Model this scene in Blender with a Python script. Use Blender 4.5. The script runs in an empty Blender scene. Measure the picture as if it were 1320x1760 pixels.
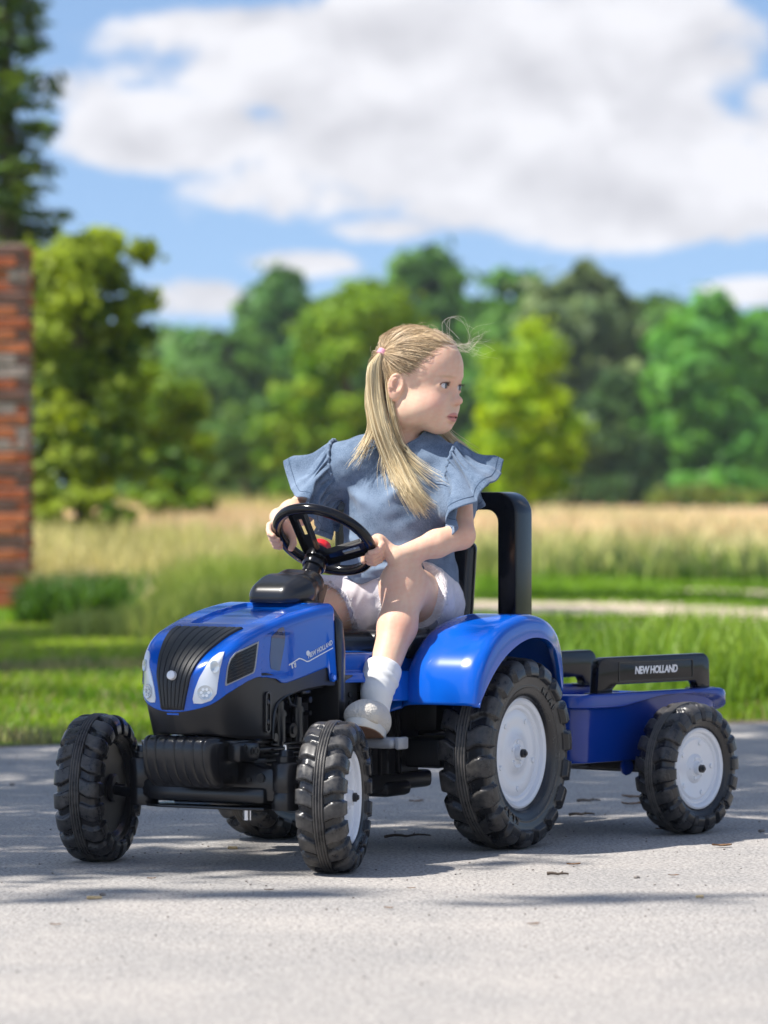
import bpy, bmesh, math, time
import numpy as np
from mathutils import Vector, Matrix, noise
from mathutils.bvhtree import BVHTree
T0 = time.time()
rng = np.random.default_rng(7)
R = math.radians
scene = bpy.context.scene
COL = scene.collection

# ------------------------------------------------------------------ camera, world, sun, exposure
CAMH = 0.695
cam = bpy.data.cameras.new('camera'); camo = bpy.data.objects.new('camera', cam); COL.objects.link(camo)
cam.sensor_fit = 'HORIZONTAL'; cam.sensor_width = 36; cam.lens = 204.5
cam.clip_start = 0.1; cam.clip_end = 3000
camo.location = (0, 0, CAMH); camo.rotation_euler = (R(90 - 0.191), 0, 0)
cam.dof.use_dof = True; cam.dof.focus_distance = 8.4; cam.dof.aperture_fstop = 6.8
scene.camera = camo

SUN_EL = 55.0
SUN_AZ_VEC = Vector((-0.94, -0.30, 0)).normalized()      # horizontal direction towards the sun
world = bpy.data.worlds.new('World'); scene.world = world; world.use_nodes = True
SKY_STRENGTH = 0.12
SUN_STRENGTH = 5.0
EXPOSURE = 0.62

def build_world():
    nt = world.node_tree; N = nt.nodes; L = nt.links; N.clear()
    out = N.new('ShaderNodeOutputWorld')
    tc = N.new('ShaderNodeTexCoord')
    sep = N.new('ShaderNodeSeparateXYZ'); L.new(tc.outputs['Generated'], sep.inputs[0])
    def m(op, a, b=None, c=None, clamp=False):
        n = N.new('ShaderNodeMath'); n.operation = op; n.use_clamp = clamp
        for i, v in enumerate((a, b, c)):
            if v is None: continue
            if hasattr(v, 'is_output') or hasattr(v, 'links'): L.new(v, n.inputs[i])
            else: n.inputs[i].default_value = v
        return n.outputs[0]
    X, Y, Z = sep.outputs
    sky = N.new('ShaderNodeTexSky'); sky.sky_type = 'NISHITA'; sky.sun_disc = False
    sky.sun_elevation = R(SUN_EL); sky.sun_rotation = math.atan2(SUN_AZ_VEC.x, SUN_AZ_VEC.y)
    sky.altitude = 300; sky.air_density = 1.0; sky.dust_density = 0.3; sky.ozone_density = 2.5
    # a clear summer sky: the pale band of horizon haze is lifted off the whole dome
    zc = m('MAXIMUM', Z, 0.0)
    lift = m('MULTIPLY_ADD', m('POWER', zc, 0.8), 0.88, 0.12)
    cb = N.new('ShaderNodeCombineXYZ'); L.new(X, cb.inputs[0]); L.new(Y, cb.inputs[1]); L.new(lift, cb.inputs[2])
    L.new(cb.outputs[0], sky.inputs['Vector'])
    # clouds: u = bearing, v = elevation, from the view direction itself
    ys = m('MAXIMUM', Y, 0.02)
    u = m('DIVIDE', X, ys); v = m('DIVIDE', Z, ys)
    def noise_at(dv, scale, detail, rough, sx=1.0, sy=1.5):
        c = N.new('ShaderNodeCombineXYZ')
        L.new(m('MULTIPLY', u, sx * scale), c.inputs[0]); L.new(m('MULTIPLY', m('ADD', v, dv), sy * scale), c.inputs[1])
        n = N.new('ShaderNodeTexNoise'); n.inputs['Scale'].default_value = 1.0
        n.inputs['Detail'].default_value = detail; n.inputs['Roughness'].default_value = rough
        n.inputs['Distortion'].default_value = 0.25
        L.new(c.outputs[0], n.inputs['Vector']); return n.outputs['Fac']
    blobs = [(800,105,520,115,1.),(900,235,480,120,1.),(1120,340,420,80,1.),(300,225,190,75,.78),(450,60,280,60,.8),(560,320,240,60,.62),
             (1330,240,110,110,.9),(335,515,105,36,.74),(530,452,105,24,.72),(1290,500,95,22,.85),(660,395,120,24,.6),(420,330,90,36,.6),
             (130,150,90,40,.5),(420,500,50,14,.4),(1040,60,240,85,.9)]
    tot = None
    for (px, row, rx, ry, w) in blobs:
        a = m('MULTIPLY', m('SUBTRACT', u, (px-660)/7500), 7500/rx)
        b = m('MULTIPLY', m('SUBTRACT', v, (855-row)/7500), 7500/ry)
        d2 = m('ADD', m('MULTIPLY', a, a), m('MULTIPLY', b, b))
        g = m('MULTIPLY', m('EXPONENT', m('MULTIPLY', m('MULTIPLY', d2, d2), -0.55)), w)
        tot = g if tot is None else m('MAXIMUM', tot, g)
    # the deck of cumulus goes on over the rest of the sky
    n3 = N.new('ShaderNodeTexNoise'); n3.inputs['Scale'].default_value = 3.2; n3.inputs['Detail'].default_value = 7
    n3.inputs['Roughness'].default_value = 0.55
    L.new(tc.outputs['Generated'], n3.inputs['Vector'])
    rest = m('MULTIPLY', m('SUBTRACT', n3.outputs['Fac'], 0.44), 4.0, clamp=True)
    inview = m('MULTIPLY', m('GREATER_THAN', Y, 0.3), m('LESS_THAN', v, 0.16))
    inview = m('MULTIPLY', inview, m('LESS_THAN', m('ABSOLUTE', u), 0.16))
    tot = m('ADD', m('MULTIPLY', tot, inview), m('MULTIPLY', m('SUBTRACT', 1.0, inview), rest))
    n0 = noise_at(0.0, 27, 10, 0.60); n1 = noise_at(0.0085, 27, 4, 0.5)
    n2 = noise_at(0.0, 120, 5, 0.6)
    fac = m('ADD', m('MULTIPLY', tot, 1.15), m('MULTIPLY', m('SUBTRACT', n0, 0.5), 2.1))
    fac = m('ADD', fac, m('MULTIPLY', m('SUBTRACT', n2, 0.5), 0.35))
    cover = m('MULTIPLY', m('SUBTRACT', fac, 0.36), 2.6, clamp=True)
    ss = N.new('ShaderNodeMapRange'); ss.interpolation_type = 'SMOOTHSTEP'; L.new(cover, ss.inputs[0]); cover = m('MULTIPLY', ss.outputs[0], 0.97)
    thick = m('MULTIPLY', m('SUBTRACT', fac, 0.8), 0.55, clamp=True)
    relief = m('MULTIPLY', m('SUBTRACT', n0, n1), 0.60)
    bright = m('ADD', m('SUBTRACT', 0.60, m('MULTIPLY', thick, 0.15)), relief)
    bright = m('ADD', bright, m('MULTIPLY', m('SUBTRACT', noise_at(0.01, 14, 3, .5), 0.5), -0.20))
    bright = m('MINIMUM', m('MAXIMUM', bright, 0.42), 0.66)
    cc = N.new('ShaderNodeCombineColor')
    L.new(m('MULTIPLY', bright, 0.965), cc.inputs[0]); L.new(m('MULTIPLY', bright, 0.965), cc.inputs[1]); L.new(m('MULTIPLY_ADD', bright, 0.96, 0.035), cc.inputs[2])
    bg = N.new('ShaderNodeBackground'); bg.inputs['Strength'].default_value = SKY_STRENGTH
    L.new(sky.outputs[0], bg.inputs['Color'])
    bc = N.new('ShaderNodeBackground'); bc.inputs['Strength'].default_value = 1.0
    L.new(cc.outputs[0], bc.inputs['Color'])
    mix = N.new('ShaderNodeMixShader'); L.new(cover, mix.inputs[0]); L.new(bg.outputs[0], mix.inputs[1]); L.new(bc.outputs[0], mix.inputs[2])
    L.new(mix.outputs[0], out.inputs['Surface'])
build_world()
sl = bpy.data.lights.new('sun', 'SUN'); so = bpy.data.objects.new('sun', sl); COL.objects.link(so)
sl.energy = SUN_STRENGTH; sl.angle = R(0.53); sl.color = (1.0, 0.955, 0.89)
sv = Vector((SUN_AZ_VEC.x*math.cos(R(SUN_EL)), SUN_AZ_VEC.y*math.cos(R(SUN_EL)), math.sin(R(SUN_EL))))
so.rotation_euler = sv.to_track_quat('Z', 'Y').to_euler(); so.location = sv*30
scene.view_settings.view_transform = 'Standard'; scene.view_settings.look = 'None'
scene.view_settings.gamma = 1; scene.view_settings.use_curve_mapping = False
scene.view_settings.exposure = EXPOSURE

# ------------------------------------------------------------------ helpers
def new_mat(name, color=(.5,.5,.5), rough=.5, metal=0., spec=.5, coat=0., coat_rough=.05):
    mt = bpy.data.materials.new(name); mt.use_nodes = True
    b = mt.node_tree.nodes['Principled BSDF']
    b.inputs['Base Color'].default_value = (*color, 1); b.inputs['Roughness'].default_value = rough
    b.inputs['Metallic'].default_value = metal; b.inputs['Specular IOR Level'].default_value = spec
    b.inputs['Coat Weight'].default_value = coat; b.inputs['Coat Roughness'].default_value = coat_rough
    return mt
def nodes_of(mt): return mt.node_tree.nodes, mt.node_tree.links, mt.node_tree.nodes['Principled BSDF']
def add_noise_color(mt, c1, c2, scale=20, detail=5, rough=.6, lo=.35, hi=.65, coord='Object', base_socket=None):
    N, L, b = nodes_of(mt)
    tc = N.new('ShaderNodeTexCoord'); n = N.new('ShaderNodeTexNoise'); n.inputs['Scale'].default_value = scale
    n.inputs['Detail'].default_value = detail; n.inputs['Roughness'].default_value = rough
    L.new(tc.outputs[coord], n.inputs['Vector'])
    r = N.new('ShaderNodeValToRGB'); r.color_ramp.elements[0].position = lo; r.color_ramp.elements[1].position = hi
    r.color_ramp.elements[0].color = (*c1, 1); r.color_ramp.elements[1].color = (*c2, 1)
    L.new(n.outputs['Fac'], r.inputs[0]); L.new(r.outputs[0], b.inputs['Base Color'])
    return n, r
def add_bump(mt, scale=200, strength=.2, dist=.001, detail=3, coord='Object'):
    N, L, b = nodes_of(mt)
    tc = N.new('ShaderNodeTexCoord'); n = N.new('ShaderNodeTexNoise'); n.inputs['Scale'].default_value = scale; n.inputs['Detail'].default_value = detail
    L.new(tc.outputs[coord], n.inputs['Vector'])
    bp = N.new('ShaderNodeBump'); bp.inputs['Strength'].default_value = strength; bp.inputs['Distance'].default_value = dist
    L.new(n.outputs['Fac'], bp.inputs['Height']); L.new(bp.outputs[0], b.inputs['Normal'])
    return bp
def attr_color(mt, name='Col'):
    N, L, b = nodes_of(mt)
    a = N.new('ShaderNodeAttribute'); a.attribute_name = name
    L.new(a.outputs['Color'], b.inputs['Base Color']); return a
def leaf_mat(name, trans=.35, rough=.6, spec=.25):
    mt = new_mat(name, rough=rough, spec=spec); N, L, b = nodes_of(mt); a = attr_color(mt)
    t = N.new('ShaderNodeBsdfTranslucent'); mx = N.new('ShaderNodeMixShader'); mx.inputs[0].default_value = trans
    hs = N.new('ShaderNodeHueSaturation'); hs.inputs['Value'].default_value = 1.5; hs.inputs['Saturation'].default_value = 1.05; hs.inputs['Hue'].default_value = .49
    L.new(a.outputs['Color'], hs.inputs['Color']); L.new(hs.outputs[0], t.inputs['Color'])
    L.new(b.outputs[0], mx.inputs[1]); L.new(t.outputs[0], mx.inputs[2])
    L.new(mx.outputs[0], N['Material Output'].inputs['Surface']); return mt

def qmesh(name, V, Q, cols=None, smooth=True):
    V = np.asarray(V, np.float32).reshape(-1, 3); Q = np.asarray(Q, np.int32); k = Q.shape[1]
    me = bpy.data.meshes.new(name); me.vertices.add(len(V)); me.vertices.foreach_set('co', V.ravel())
    me.loops.add(Q.size); me.loops.foreach_set('vertex_index', Q.ravel())
    me.polygons.add(len(Q)); me.polygons.foreach_set('loop_start', np.arange(0, Q.size, k, dtype=np.int32))
    me.polygons.foreach_set('loop_total', np.full(len(Q), k, np.int32))
    me.polygons.foreach_set('use_smooth', np.full(len(Q), smooth, bool))
    me.update(calc_edges=True)
    if cols is not None:
        a = me.color_attributes.new('Col', 'FLOAT_COLOR', 'POINT'); c = np.ones((len(V), 4), np.float32); c[:, :3] = cols
        a.data.foreach_set('color', c.ravel())
    return me
def link(name, me, mat, parent=None, loc=None, label=None, cat=None, group=None, kind=None, rot=None):
    o = bpy.data.objects.new(name, me); COL.objects.link(o)
    if me is not None and mat is not None and len(me.materials) == 0: me.materials.append(mat)
    if parent is not None: o.parent = parent
    if loc is not None: o.location = loc
    if rot is not None: o.rotation_euler = rot
    if label: o['label'] = label
    if cat: o['category'] = cat
    if group: o['group'] = group
    if kind: o['kind'] = kind
    return o
class MB:
    def __init__(s): s.bm = bmesh.new()
    def _xf(s, vs, M):
        if M is not None: bmesh.ops.transform(s.bm, matrix=M, verts=vs)
    def box(s, c, d, bev=0, seg=2, rot=None):
        g = bmesh.ops.create_cube(s.bm, size=1); vs = g['verts']
        bmesh.ops.scale(s.bm, vec=d, verts=vs)
        if bev > 0:
            es = list({e for v in vs for e in v.link_edges})
            r = bmesh.ops.bevel(s.bm, geom=es, offset=bev, segments=seg, profile=.5, affect='EDGES')
            vs = list({v for f in r['faces'] for v in f.verts} | {v for v in vs if v.is_valid})
        M = Matrix.Translation(c)
        if rot is not None: M = M @ rot.to_4x4()
        s._xf(vs, M); return vs
    def cyl(s, a, b, r1, r2=None, n=24, cap=True):
        a = Vector(a); b = Vector(b); r2 = r1 if r2 is None else r2
        g = bmesh.ops.create_cone(s.bm, cap_ends=cap, segments=n, radius1=r1, radius2=r2, depth=(b-a).length)
        M = Matrix.Translation((a+b)/2) @ (b-a).to_track_quat('Z', 'Y').to_matrix().to_4x4(); s._xf(g['verts'], M)
    def lathe(s, prof, o=(0,0,0), axis=(0,1,0), n=48, close=False):
        ax = Vector(axis).normalized(); q = ax.to_track_quat('Z', 'Y').to_matrix()
        rings = []
        for (r, h) in prof:
            rings.append([s.bm.verts.new(Vector(o) + q @ Vector((r*math.cos(2*math.pi*i/n), r*math.sin(2*math.pi*i/n), h))) for i in range(n)])
        m = len(rings)
        for j in range(m if close else m-1):
            A, B = rings[j], rings[(j+1) % m]
            for i in range(n): s.bm.faces.new((A[i], A[(i+1) % n], B[(i+1) % n], B[i]))
        if not close:
            for ring in (rings[0], rings[-1]):
                if (ring[0].co-ring[1].co).length > 1e-6: s.bm.faces.new(ring)
    def prism(s, poly, axis, a, b, bev=0, seg=2):
        # poly: 2D points in the plane left by axis, extruded from a to b
        f = {'x': lambda p, t: (t, p[0], p[1]), 'y': lambda p, t: (p[0], t, p[1]), 'z': lambda p, t: (p[0], p[1], t)}[axis]
        A = [s.bm.verts.new(f(p, a)) for p in poly]; B = [s.bm.verts.new(f(p, b)) for p in poly]; n = len(poly)
        fs = [s.bm.faces.new(A), s.bm.faces.new(B[::-1])]
        for i in range(n): fs.append(s.bm.faces.new((A[(i+1) % n], A[i], B[i], B[(i+1) % n])))
        bmesh.ops.recalc_face_normals(s.bm, faces=fs)
        if bev > 0:
            es = list({e for q in fs[:2] for e in q.edges})
            bmesh.ops.bevel(s.bm, geom=es, offset=bev, segments=seg, profile=.5, affect='EDGES')
    def tube(s, pts, r, n=10, cap=True, closed=False):
        pts = [Vector(p) for p in pts]; m = len(pts); rr = r if hasattr(r, '__len__') else [r]*m
        rings = []; prev = None
        for i, p in enumerate(pts):
            t = (pts[(i+1) % m] - pts[i-1]) if closed else (pts[min(i+1, m-1)] - pts[max(i-1, 0)])
            t.normalize()
            if prev is None: u = t.orthogonal().normalized()
            else: u = (prev - t*prev.dot(t)).normalized()
            prev = u; w = t.cross(u)
            rings.append([s.bm.verts.new(p + (u*math.cos(2*math.pi*k/n) + w*math.sin(2*math.pi*k/n))*rr[i]) for k in range(n)])
        for j in range(m if closed else m-1):
            A, B = rings[j], rings[(j+1) % m]
            for k in range(n): s.bm.faces.new((A[k], A[(k+1) % n], B[(k+1) % n], B[k]))
        if cap and not closed: s.bm.faces.new(rings[0][::-1]); s.bm.faces.new(rings[-1])
    def ring_plate(s, outer, inner, f, th):
        # outer, inner: same-length 2D loops; f maps (u, v, w) to space
        n = len(outer); L4 = []
        for lp, w in ((outer, 0), (inner, 0), (inner, th), (outer, th)): L4.append([s.bm.verts.new(f(p[0], p[1], w)) for p in lp])
        for j in range(4):
            A, B = L4[j], L4[(j+1) % 4]
            for i in range(n): s.bm.faces.new((A[i], A[(i+1) % n], B[(i+1) % n], B[i]))
    def grid(s, P):
        n, m = len(P), len(P[0]); vs = [[s.bm.verts.new(p) for p in row] for row in P]
        for i in range(n-1):
            for j in range(m-1): s.bm.faces.new((vs[i][j], vs[i+1][j], vs[i+1][j+1], vs[i][j+1]))
    def mesh(s, name, smooth=True, angle=38):
        bmesh.ops.recalc_face_normals(s.bm, faces=s.bm.faces)
        me = bpy.data.meshes.new(name); s.bm.to_mesh(me); s.bm.free()
        if smooth: me.shade_smooth(); me.set_sharp_from_angle(angle=R(angle))
        return me
    def build(s, name, mat, parent=None, **k):
        sm = k.pop('smooth', True); an = k.pop('angle', 38); bm = s.bm
        # pieces that do not touch become parts of their own
        bm.faces.ensure_lookup_table(); seen = set(); isl = []
        for f in bm.faces:
            if f in seen: continue
            st = [f]; seen.add(f); cur = []
            while st:
                q = st.pop(); cur.append(q)
                for e in q.edges:
                    for g in e.link_faces:
                        if g not in seen: seen.add(g); st.append(g)
            co = [v.co for q in cur for v in q.verts]
            isl.append([[min(c[i] for c in co)-.0015 for i in range(3)], [max(c[i] for c in co)+.0015 for i in range(3)], cur])
        merged = True
        while merged:
            merged = False
            for i in range(len(isl)):
                for j in range(i+1, len(isl)):
                    if all(isl[i][0][a] <= isl[j][1][a] and isl[j][0][a] <= isl[i][1][a] for a in range(3)):
                        isl[i] = [[min(isl[i][0][a], isl[j][0][a]) for a in range(3)], [max(isl[i][1][a], isl[j][1][a]) for a in range(3)], isl[i][2]+isl[j][2]]
                        isl.pop(j); merged = True; break
                if merged: break
        if len(isl) == 1: return link(name, s.mesh(name, sm, an), mat, parent, **k)
        first = None
        for (_, _, fs) in isl:
            keep = {f.index for f in fs}; bm.faces.index_update(); keep = {f.index for f in fs}
            b2 = bm.copy(); b2.faces.ensure_lookup_table()
            bmesh.ops.delete(b2, geom=[f for f in b2.faces if f.index not in keep], context='FACES')
            t = MB(); t.bm.free(); t.bm = b2; o = link(name, t.mesh(name, sm, an), mat, parent, **k); first = first or o
        bm.free(); return first
def rrect(x0, x1, y0, y1, r, n=5):
    P = []
    for (cx, cy, a0) in ((x1-r, y1-r, 0), (x0+r, y1-r, 90), (x0+r, y0+r, 180), (x1-r, y0+r, 270)):
        for i in range(n+1): a = R(a0 + 90*i/n); P.append((cx + r*math.cos(a), cy + r*math.sin(a)))
    return P
def spline(pts, n):
    P = np.array(pts, float); d = np.r_[0, np.cumsum(np.maximum(np.linalg.norm(np.diff(P, axis=0), axis=1), 1e-9)**.5)]
    t = np.linspace(0, d[-1], n); out = np.zeros((n, P.shape[1]))
    m = np.gradient(P, d, axis=0)
    for i, tt in enumerate(t):
        k = min(np.searchsorted(d, tt, 'right')-1, len(d)-2); h = d[k+1]-d[k]; s = (tt-d[k])/h
        out[i] = (2*s**3-3*s**2+1)*P[k] + (s**3-2*s**2+s)*h*m[k] + (-2*s**3+3*s**2)*P[k+1] + (s**3-s**2)*h*m[k+1]
    return out
def sstep(a, b, x): t = np.clip((x-a)/(b-a), 0, 1); return t*t*(3-2*t)
def text_mesh(txt, size, ext=.0006, bold=0.0, shear=0., space=1.):
    cu = bpy.data.curves.new('txt', 'FONT'); cu.body = txt; cu.size = size; cu.extrude = ext; cu.offset = bold; cu.shear = shear
    cu.align_x = 'CENTER'; cu.align_y = 'CENTER'; cu.resolution_u = 3; cu.space_character = space
    o = bpy.data.objects.new('txt', cu); COL.objects.link(o); bpy.context.view_layer.update()
    me = bpy.data.meshes.new_from_object(o.evaluated_get(bpy.context.evaluated_depsgraph_get()))
    bpy.data.objects.remove(o); bpy.data.curves.remove(cu); return me
def tubes(paths, rad, sides=3):
    P = np.asarray(paths, float); S, n, _ = P.shape; rad = np.broadcast_to(rad, (S, n))
    T = np.gradient(P, axis=1); T /= np.linalg.norm(T, axis=2, keepdims=True)+1e-12
    ref = np.where(np.abs(T[..., 2:3]) > .8, np.array([1., 0, 0]), np.array([0, 0, 1.]))
    U = np.cross(T, ref); U /= np.linalg.norm(U, axis=2, keepdims=True)+1e-12; W = np.cross(T, U)
    a = np.arange(sides)*2*np.pi/sides
    V = P[:, :, None, :] + rad[:, :, None, None]*(U[:, :, None, :]*np.cos(a)[:, None] + W[:, :, None, :]*np.sin(a)[:, None])
    idx = np.arange(S*n*sides).reshape(S, n, sides)
    A = idx[:, :-1]; B = idx[:, 1:]
    Q = np.stack([A, np.roll(A, -1, 2), np.roll(B, -1, 2), B], -1).reshape(-1, 4)
    return V.reshape(-1, 3), Q

# ---- signed distance sculpting (numpy), meshed by surface nets
class SDF:
    def __init__(s): s.p = []
    def add(s, fn, c, rad, k=.01, op='u'): s.p.append((fn, np.array(c, float), rad, k, op)); return s
    def ell(s, c, r, Rm=None, k=.01, op='u'):
        c = np.array(c, float); r = np.array(r, float); Rm = None if Rm is None else np.array(Rm, float)
        def fn(P):
            q = P - c
            if Rm is not None: q = q @ Rm          # columns of Rm = local axes
            k0 = np.linalg.norm(q/r, axis=1); k1 = np.linalg.norm(q/(r*r), axis=1)+1e-9
            return k0*(k0-1)/k1
        return s.add(fn, c, r.max(), k, op)
    def rc(s, a, b, ra, rb, k=.01, op='u'):
        a = np.array(a, float); b = np.array(b, float); ab = b-a; l2 = ab@ab
        def fn(P):
            q = P-a; h = np.clip(q@ab/l2, 0, 1)
            return np.linalg.norm(q - h[:, None]*ab, axis=1) - (ra + (rb-ra)*h)
        return s.add(fn, (a+b)/2, math.sqrt(l2)/2 + max(ra, rb), k, op)
    def chain(s, pts, rad, k=.008, kk=.004):
        for i in range(len(pts)-1): s.rc(pts[i], pts[i+1], rad[i], rad[i+1], k if i == 0 else kk)
        return s
    def plane(s, p, n, k=.004, op='i'):
        p = np.array(p, float); n = np.array(n, float); n /= np.linalg.norm(n)
        return s.add(lambda P: (P-p)@n, p, 9., k, op)
    def ev(s, P, c=None, rad=None):
        d = np.full(len(P), 1.0)
        for (fn, pc, pr, k, op) in s.p:
            if c is not None and np.linalg.norm(c-pc) > pr + rad + .03: continue
            e = fn(P)
            if op == 'u': h = np.maximum(k-np.abs(d-e), 0)/k; d = np.minimum(d, e) - h*h*k*.25
            elif op == 's': e = -e; h = np.maximum(k-np.abs(d-e), 0)/k; d = np.maximum(d, e) + h*h*k*.25
            elif op == 'i': h = np.maximum(k-np.abs(d-e), 0)/k; d = np.maximum(d, e) + h*h*k*.25
        return d
    def mesh(s, name, lo, hi, h, zfine=None, newton=True):
        ax = [np.arange(lo[i], hi[i], h) for i in range(3)]
        if zfine: ax[2] = np.r_[np.arange(lo[2], zfine[0], h), np.arange(zfine[0], hi[2], zfine[1])]
        n = [len(a) for a in ax]; B = 12
        D = np.ones(n, np.float32)
        for i in range(0, n[0], B):
            for j in range(0, n[1], B):
                for k in range(0, n[2], B):
                    sx = ax[0][i:i+B]; sy = ax[1][j:j+B]; sz = ax[2][k:k+B]
                    c = np.array([(sx[0]+sx[-1])/2, (sy[0]+sy[-1])/2, (sz[0]+sz[-1])/2])
                    rad = .5*math.sqrt((sx[-1]-sx[0])**2 + (sy[-1]-sy[0])**2 + (sz[-1]-sz[0])**2)+h
                    dc = s.ev(c[None], c, rad)[0]
                    if abs(dc) > rad*1.6 + .012: D[i:i+B, j:j+B, k:k+B] = 1 if dc > 0 else -1; continue
                    G = np.stack(np.meshgrid(sx, sy, sz, indexing='ij'), -1).reshape(-1, 3)
                    D[i:i+B, j:j+B, k:k+B] = s.ev(G, c, rad).reshape(len(sx), len(sy), len(sz))
        D[0] = D[-1] = 1; D[:, 0] = D[:, -1] = 1; D[:, :, 0] = D[:, :, -1] = 1
        I = D < 0
        acc = np.zeros([x-1 for x in n], np.uint8)
        for a in (0, 1):
            for b in (0, 1):
                for c in (0, 1): acc += I[a:n[0]-1+a, b:n[1]-1+b, c:n[2]-1+c]
        cells = np.argwhere((acc > 0) & (acc < 8)); del acc
        vid = np.full([x-1 for x in n], -1, np.int32); vid[tuple(cells.T)] = np.arange(len(cells))
        P = np.zeros((len(cells), 3)); W = np.zeros(len(cells))
        cs = [(a, b, c) for a in (0, 1) for b in (0, 1) for c in (0, 1)]
        X = lambda ax_, ii: ax[ax_][ii]
        for p in cs:
            for d in range(3):
                if p[d]: continue
                q = list(p); q[d] = 1
                i0 = cells + np.array(p); i1 = cells + np.array(q)
                a = D[tuple(i0.T)]; b = D[tuple(i1.T)]; mk = (a < 0) != (b < 0)
                t = np.where(mk, a/(a-b+1e-20), 0)
                c0 = np.stack([X(r, i0[:, r]) for r in range(3)], 1); c1 = np.stack([X(r, i1[:, r]) for r in range(3)], 1)
                P += np.where(mk[:, None], c0 + (c1-c0)*t[:, None], 0); W += mk
        P /= W[:, None]
        Q = []
        for d in range(3):
            o = [r for r in range(3) if r != d]
            sl0 = [slice(1, -1)]*3; sl0[d] = slice(0, -1); sl1 = [slice(1, -1)]*3; sl1[d] = slice(1, None)
            A = I[tuple(sl0)]; Bm = I[tuple(sl1)]
            e = np.argwhere(A != Bm); 
            if not len(e): continue
            flip = A[tuple(e.T)]
            base = e.copy(); base[:, o[0]] += 1; base[:, o[1]] += 1
            def cell(da, db): c = base.copy(); c[:, o[0]] -= da; c[:, o[1]] -= db; return vid[tuple(c.T)]
            q = np.stack([cell(1, 1), cell(0, 1), cell(0, 0), cell(1, 0)], 1)
            if d == 1: flip = ~flip
            q[~flip] = q[~flip][:, ::-1]; Q.append(q)
        Q = np.concatenate(Q); Q = Q[(Q >= 0).all(1)]
        if newton:
            for _ in range(1):
                e = .0006; d0 = s.ev(P); g = np.stack([s.ev(P + np.eye(3)[a]*e) - d0 for a in range(3)], 1)/e
                gn = (g*g).sum(1)+1e-6; st = -d0/gn; P = P + g*np.clip(st, -h*.5, h*.5)[:, None]*(gn > .2)[:, None]
        return P, Q
def vnormals(P, Q):
    a, b, c, d = (P[Q[:, i]] for i in range(4)); n = np.cross(c-a, d-b); N = np.zeros_like(P)
    for i in range(4): np.add.at(N, Q[:, i], n)
    return N/(np.linalg.norm(N, axis=1, keepdims=True)+1e-12)
def fnoise(P, scale, seed=0, octv=2):
    # cheap smooth value noise (sum of sines), vectorised
    r = np.random.default_rng(seed); out = np.zeros(len(P)); a = 1.
    for o in range(octv):
        for _ in range(5):
            k = r.normal(size=3)*scale*(2**o); out += a*np.sin(P@k + r.uniform(0, 6.28))/2.4
        a *= .5
    return out

# ------------------------------------------------------------------ materials
M = {}
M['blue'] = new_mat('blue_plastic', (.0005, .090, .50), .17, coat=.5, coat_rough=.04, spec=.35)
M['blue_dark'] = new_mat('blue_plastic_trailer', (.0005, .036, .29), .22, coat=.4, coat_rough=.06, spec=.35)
M['black'] = new_mat('black_plastic', (.013, .013, .015), .36, spec=.5)
add_bump(M['black'], 900, .12, .0004, 2)
M['gloss_black'] = new_mat('gloss_black_plastic', (.006, .006, .008), .14, coat=0, spec=.35)
M['satin_black'] = new_mat('satin_black_plastic', (.012, .012, .014), .27, spec=.55)
M['grille'] = new_mat('grille_plastic', (.020, .020, .021), .50)
M['rim'] = new_mat('white_rim_plastic', (.74, .76, .80), .28, coat=.3)
M['silver'] = new_mat('zinc_plated_steel', (.72, .72, .74), .25, metal=1)
M['grey'] = new_mat('grey_plastic', (.30, .31, .33), .32, spec=.6)
M['lamp'] = new_mat('lamp_lens', (.72, .75, .80), .12, coat=1)
M['lamp2'] = new_mat('lamp_reflector', (.55, .60, .64), .15, metal=.4, coat=.5)
M['red'] = new_mat('red_plastic', (.62, .012, .015), .25, coat=.6)
M['decal'] = new_mat('silver_sticker', (.78, .78, .80), .35, metal=.2)
M['bluedecal'] = new_mat('dark_window_sticker', (.012, .03, .12), .14, coat=.7)
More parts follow.
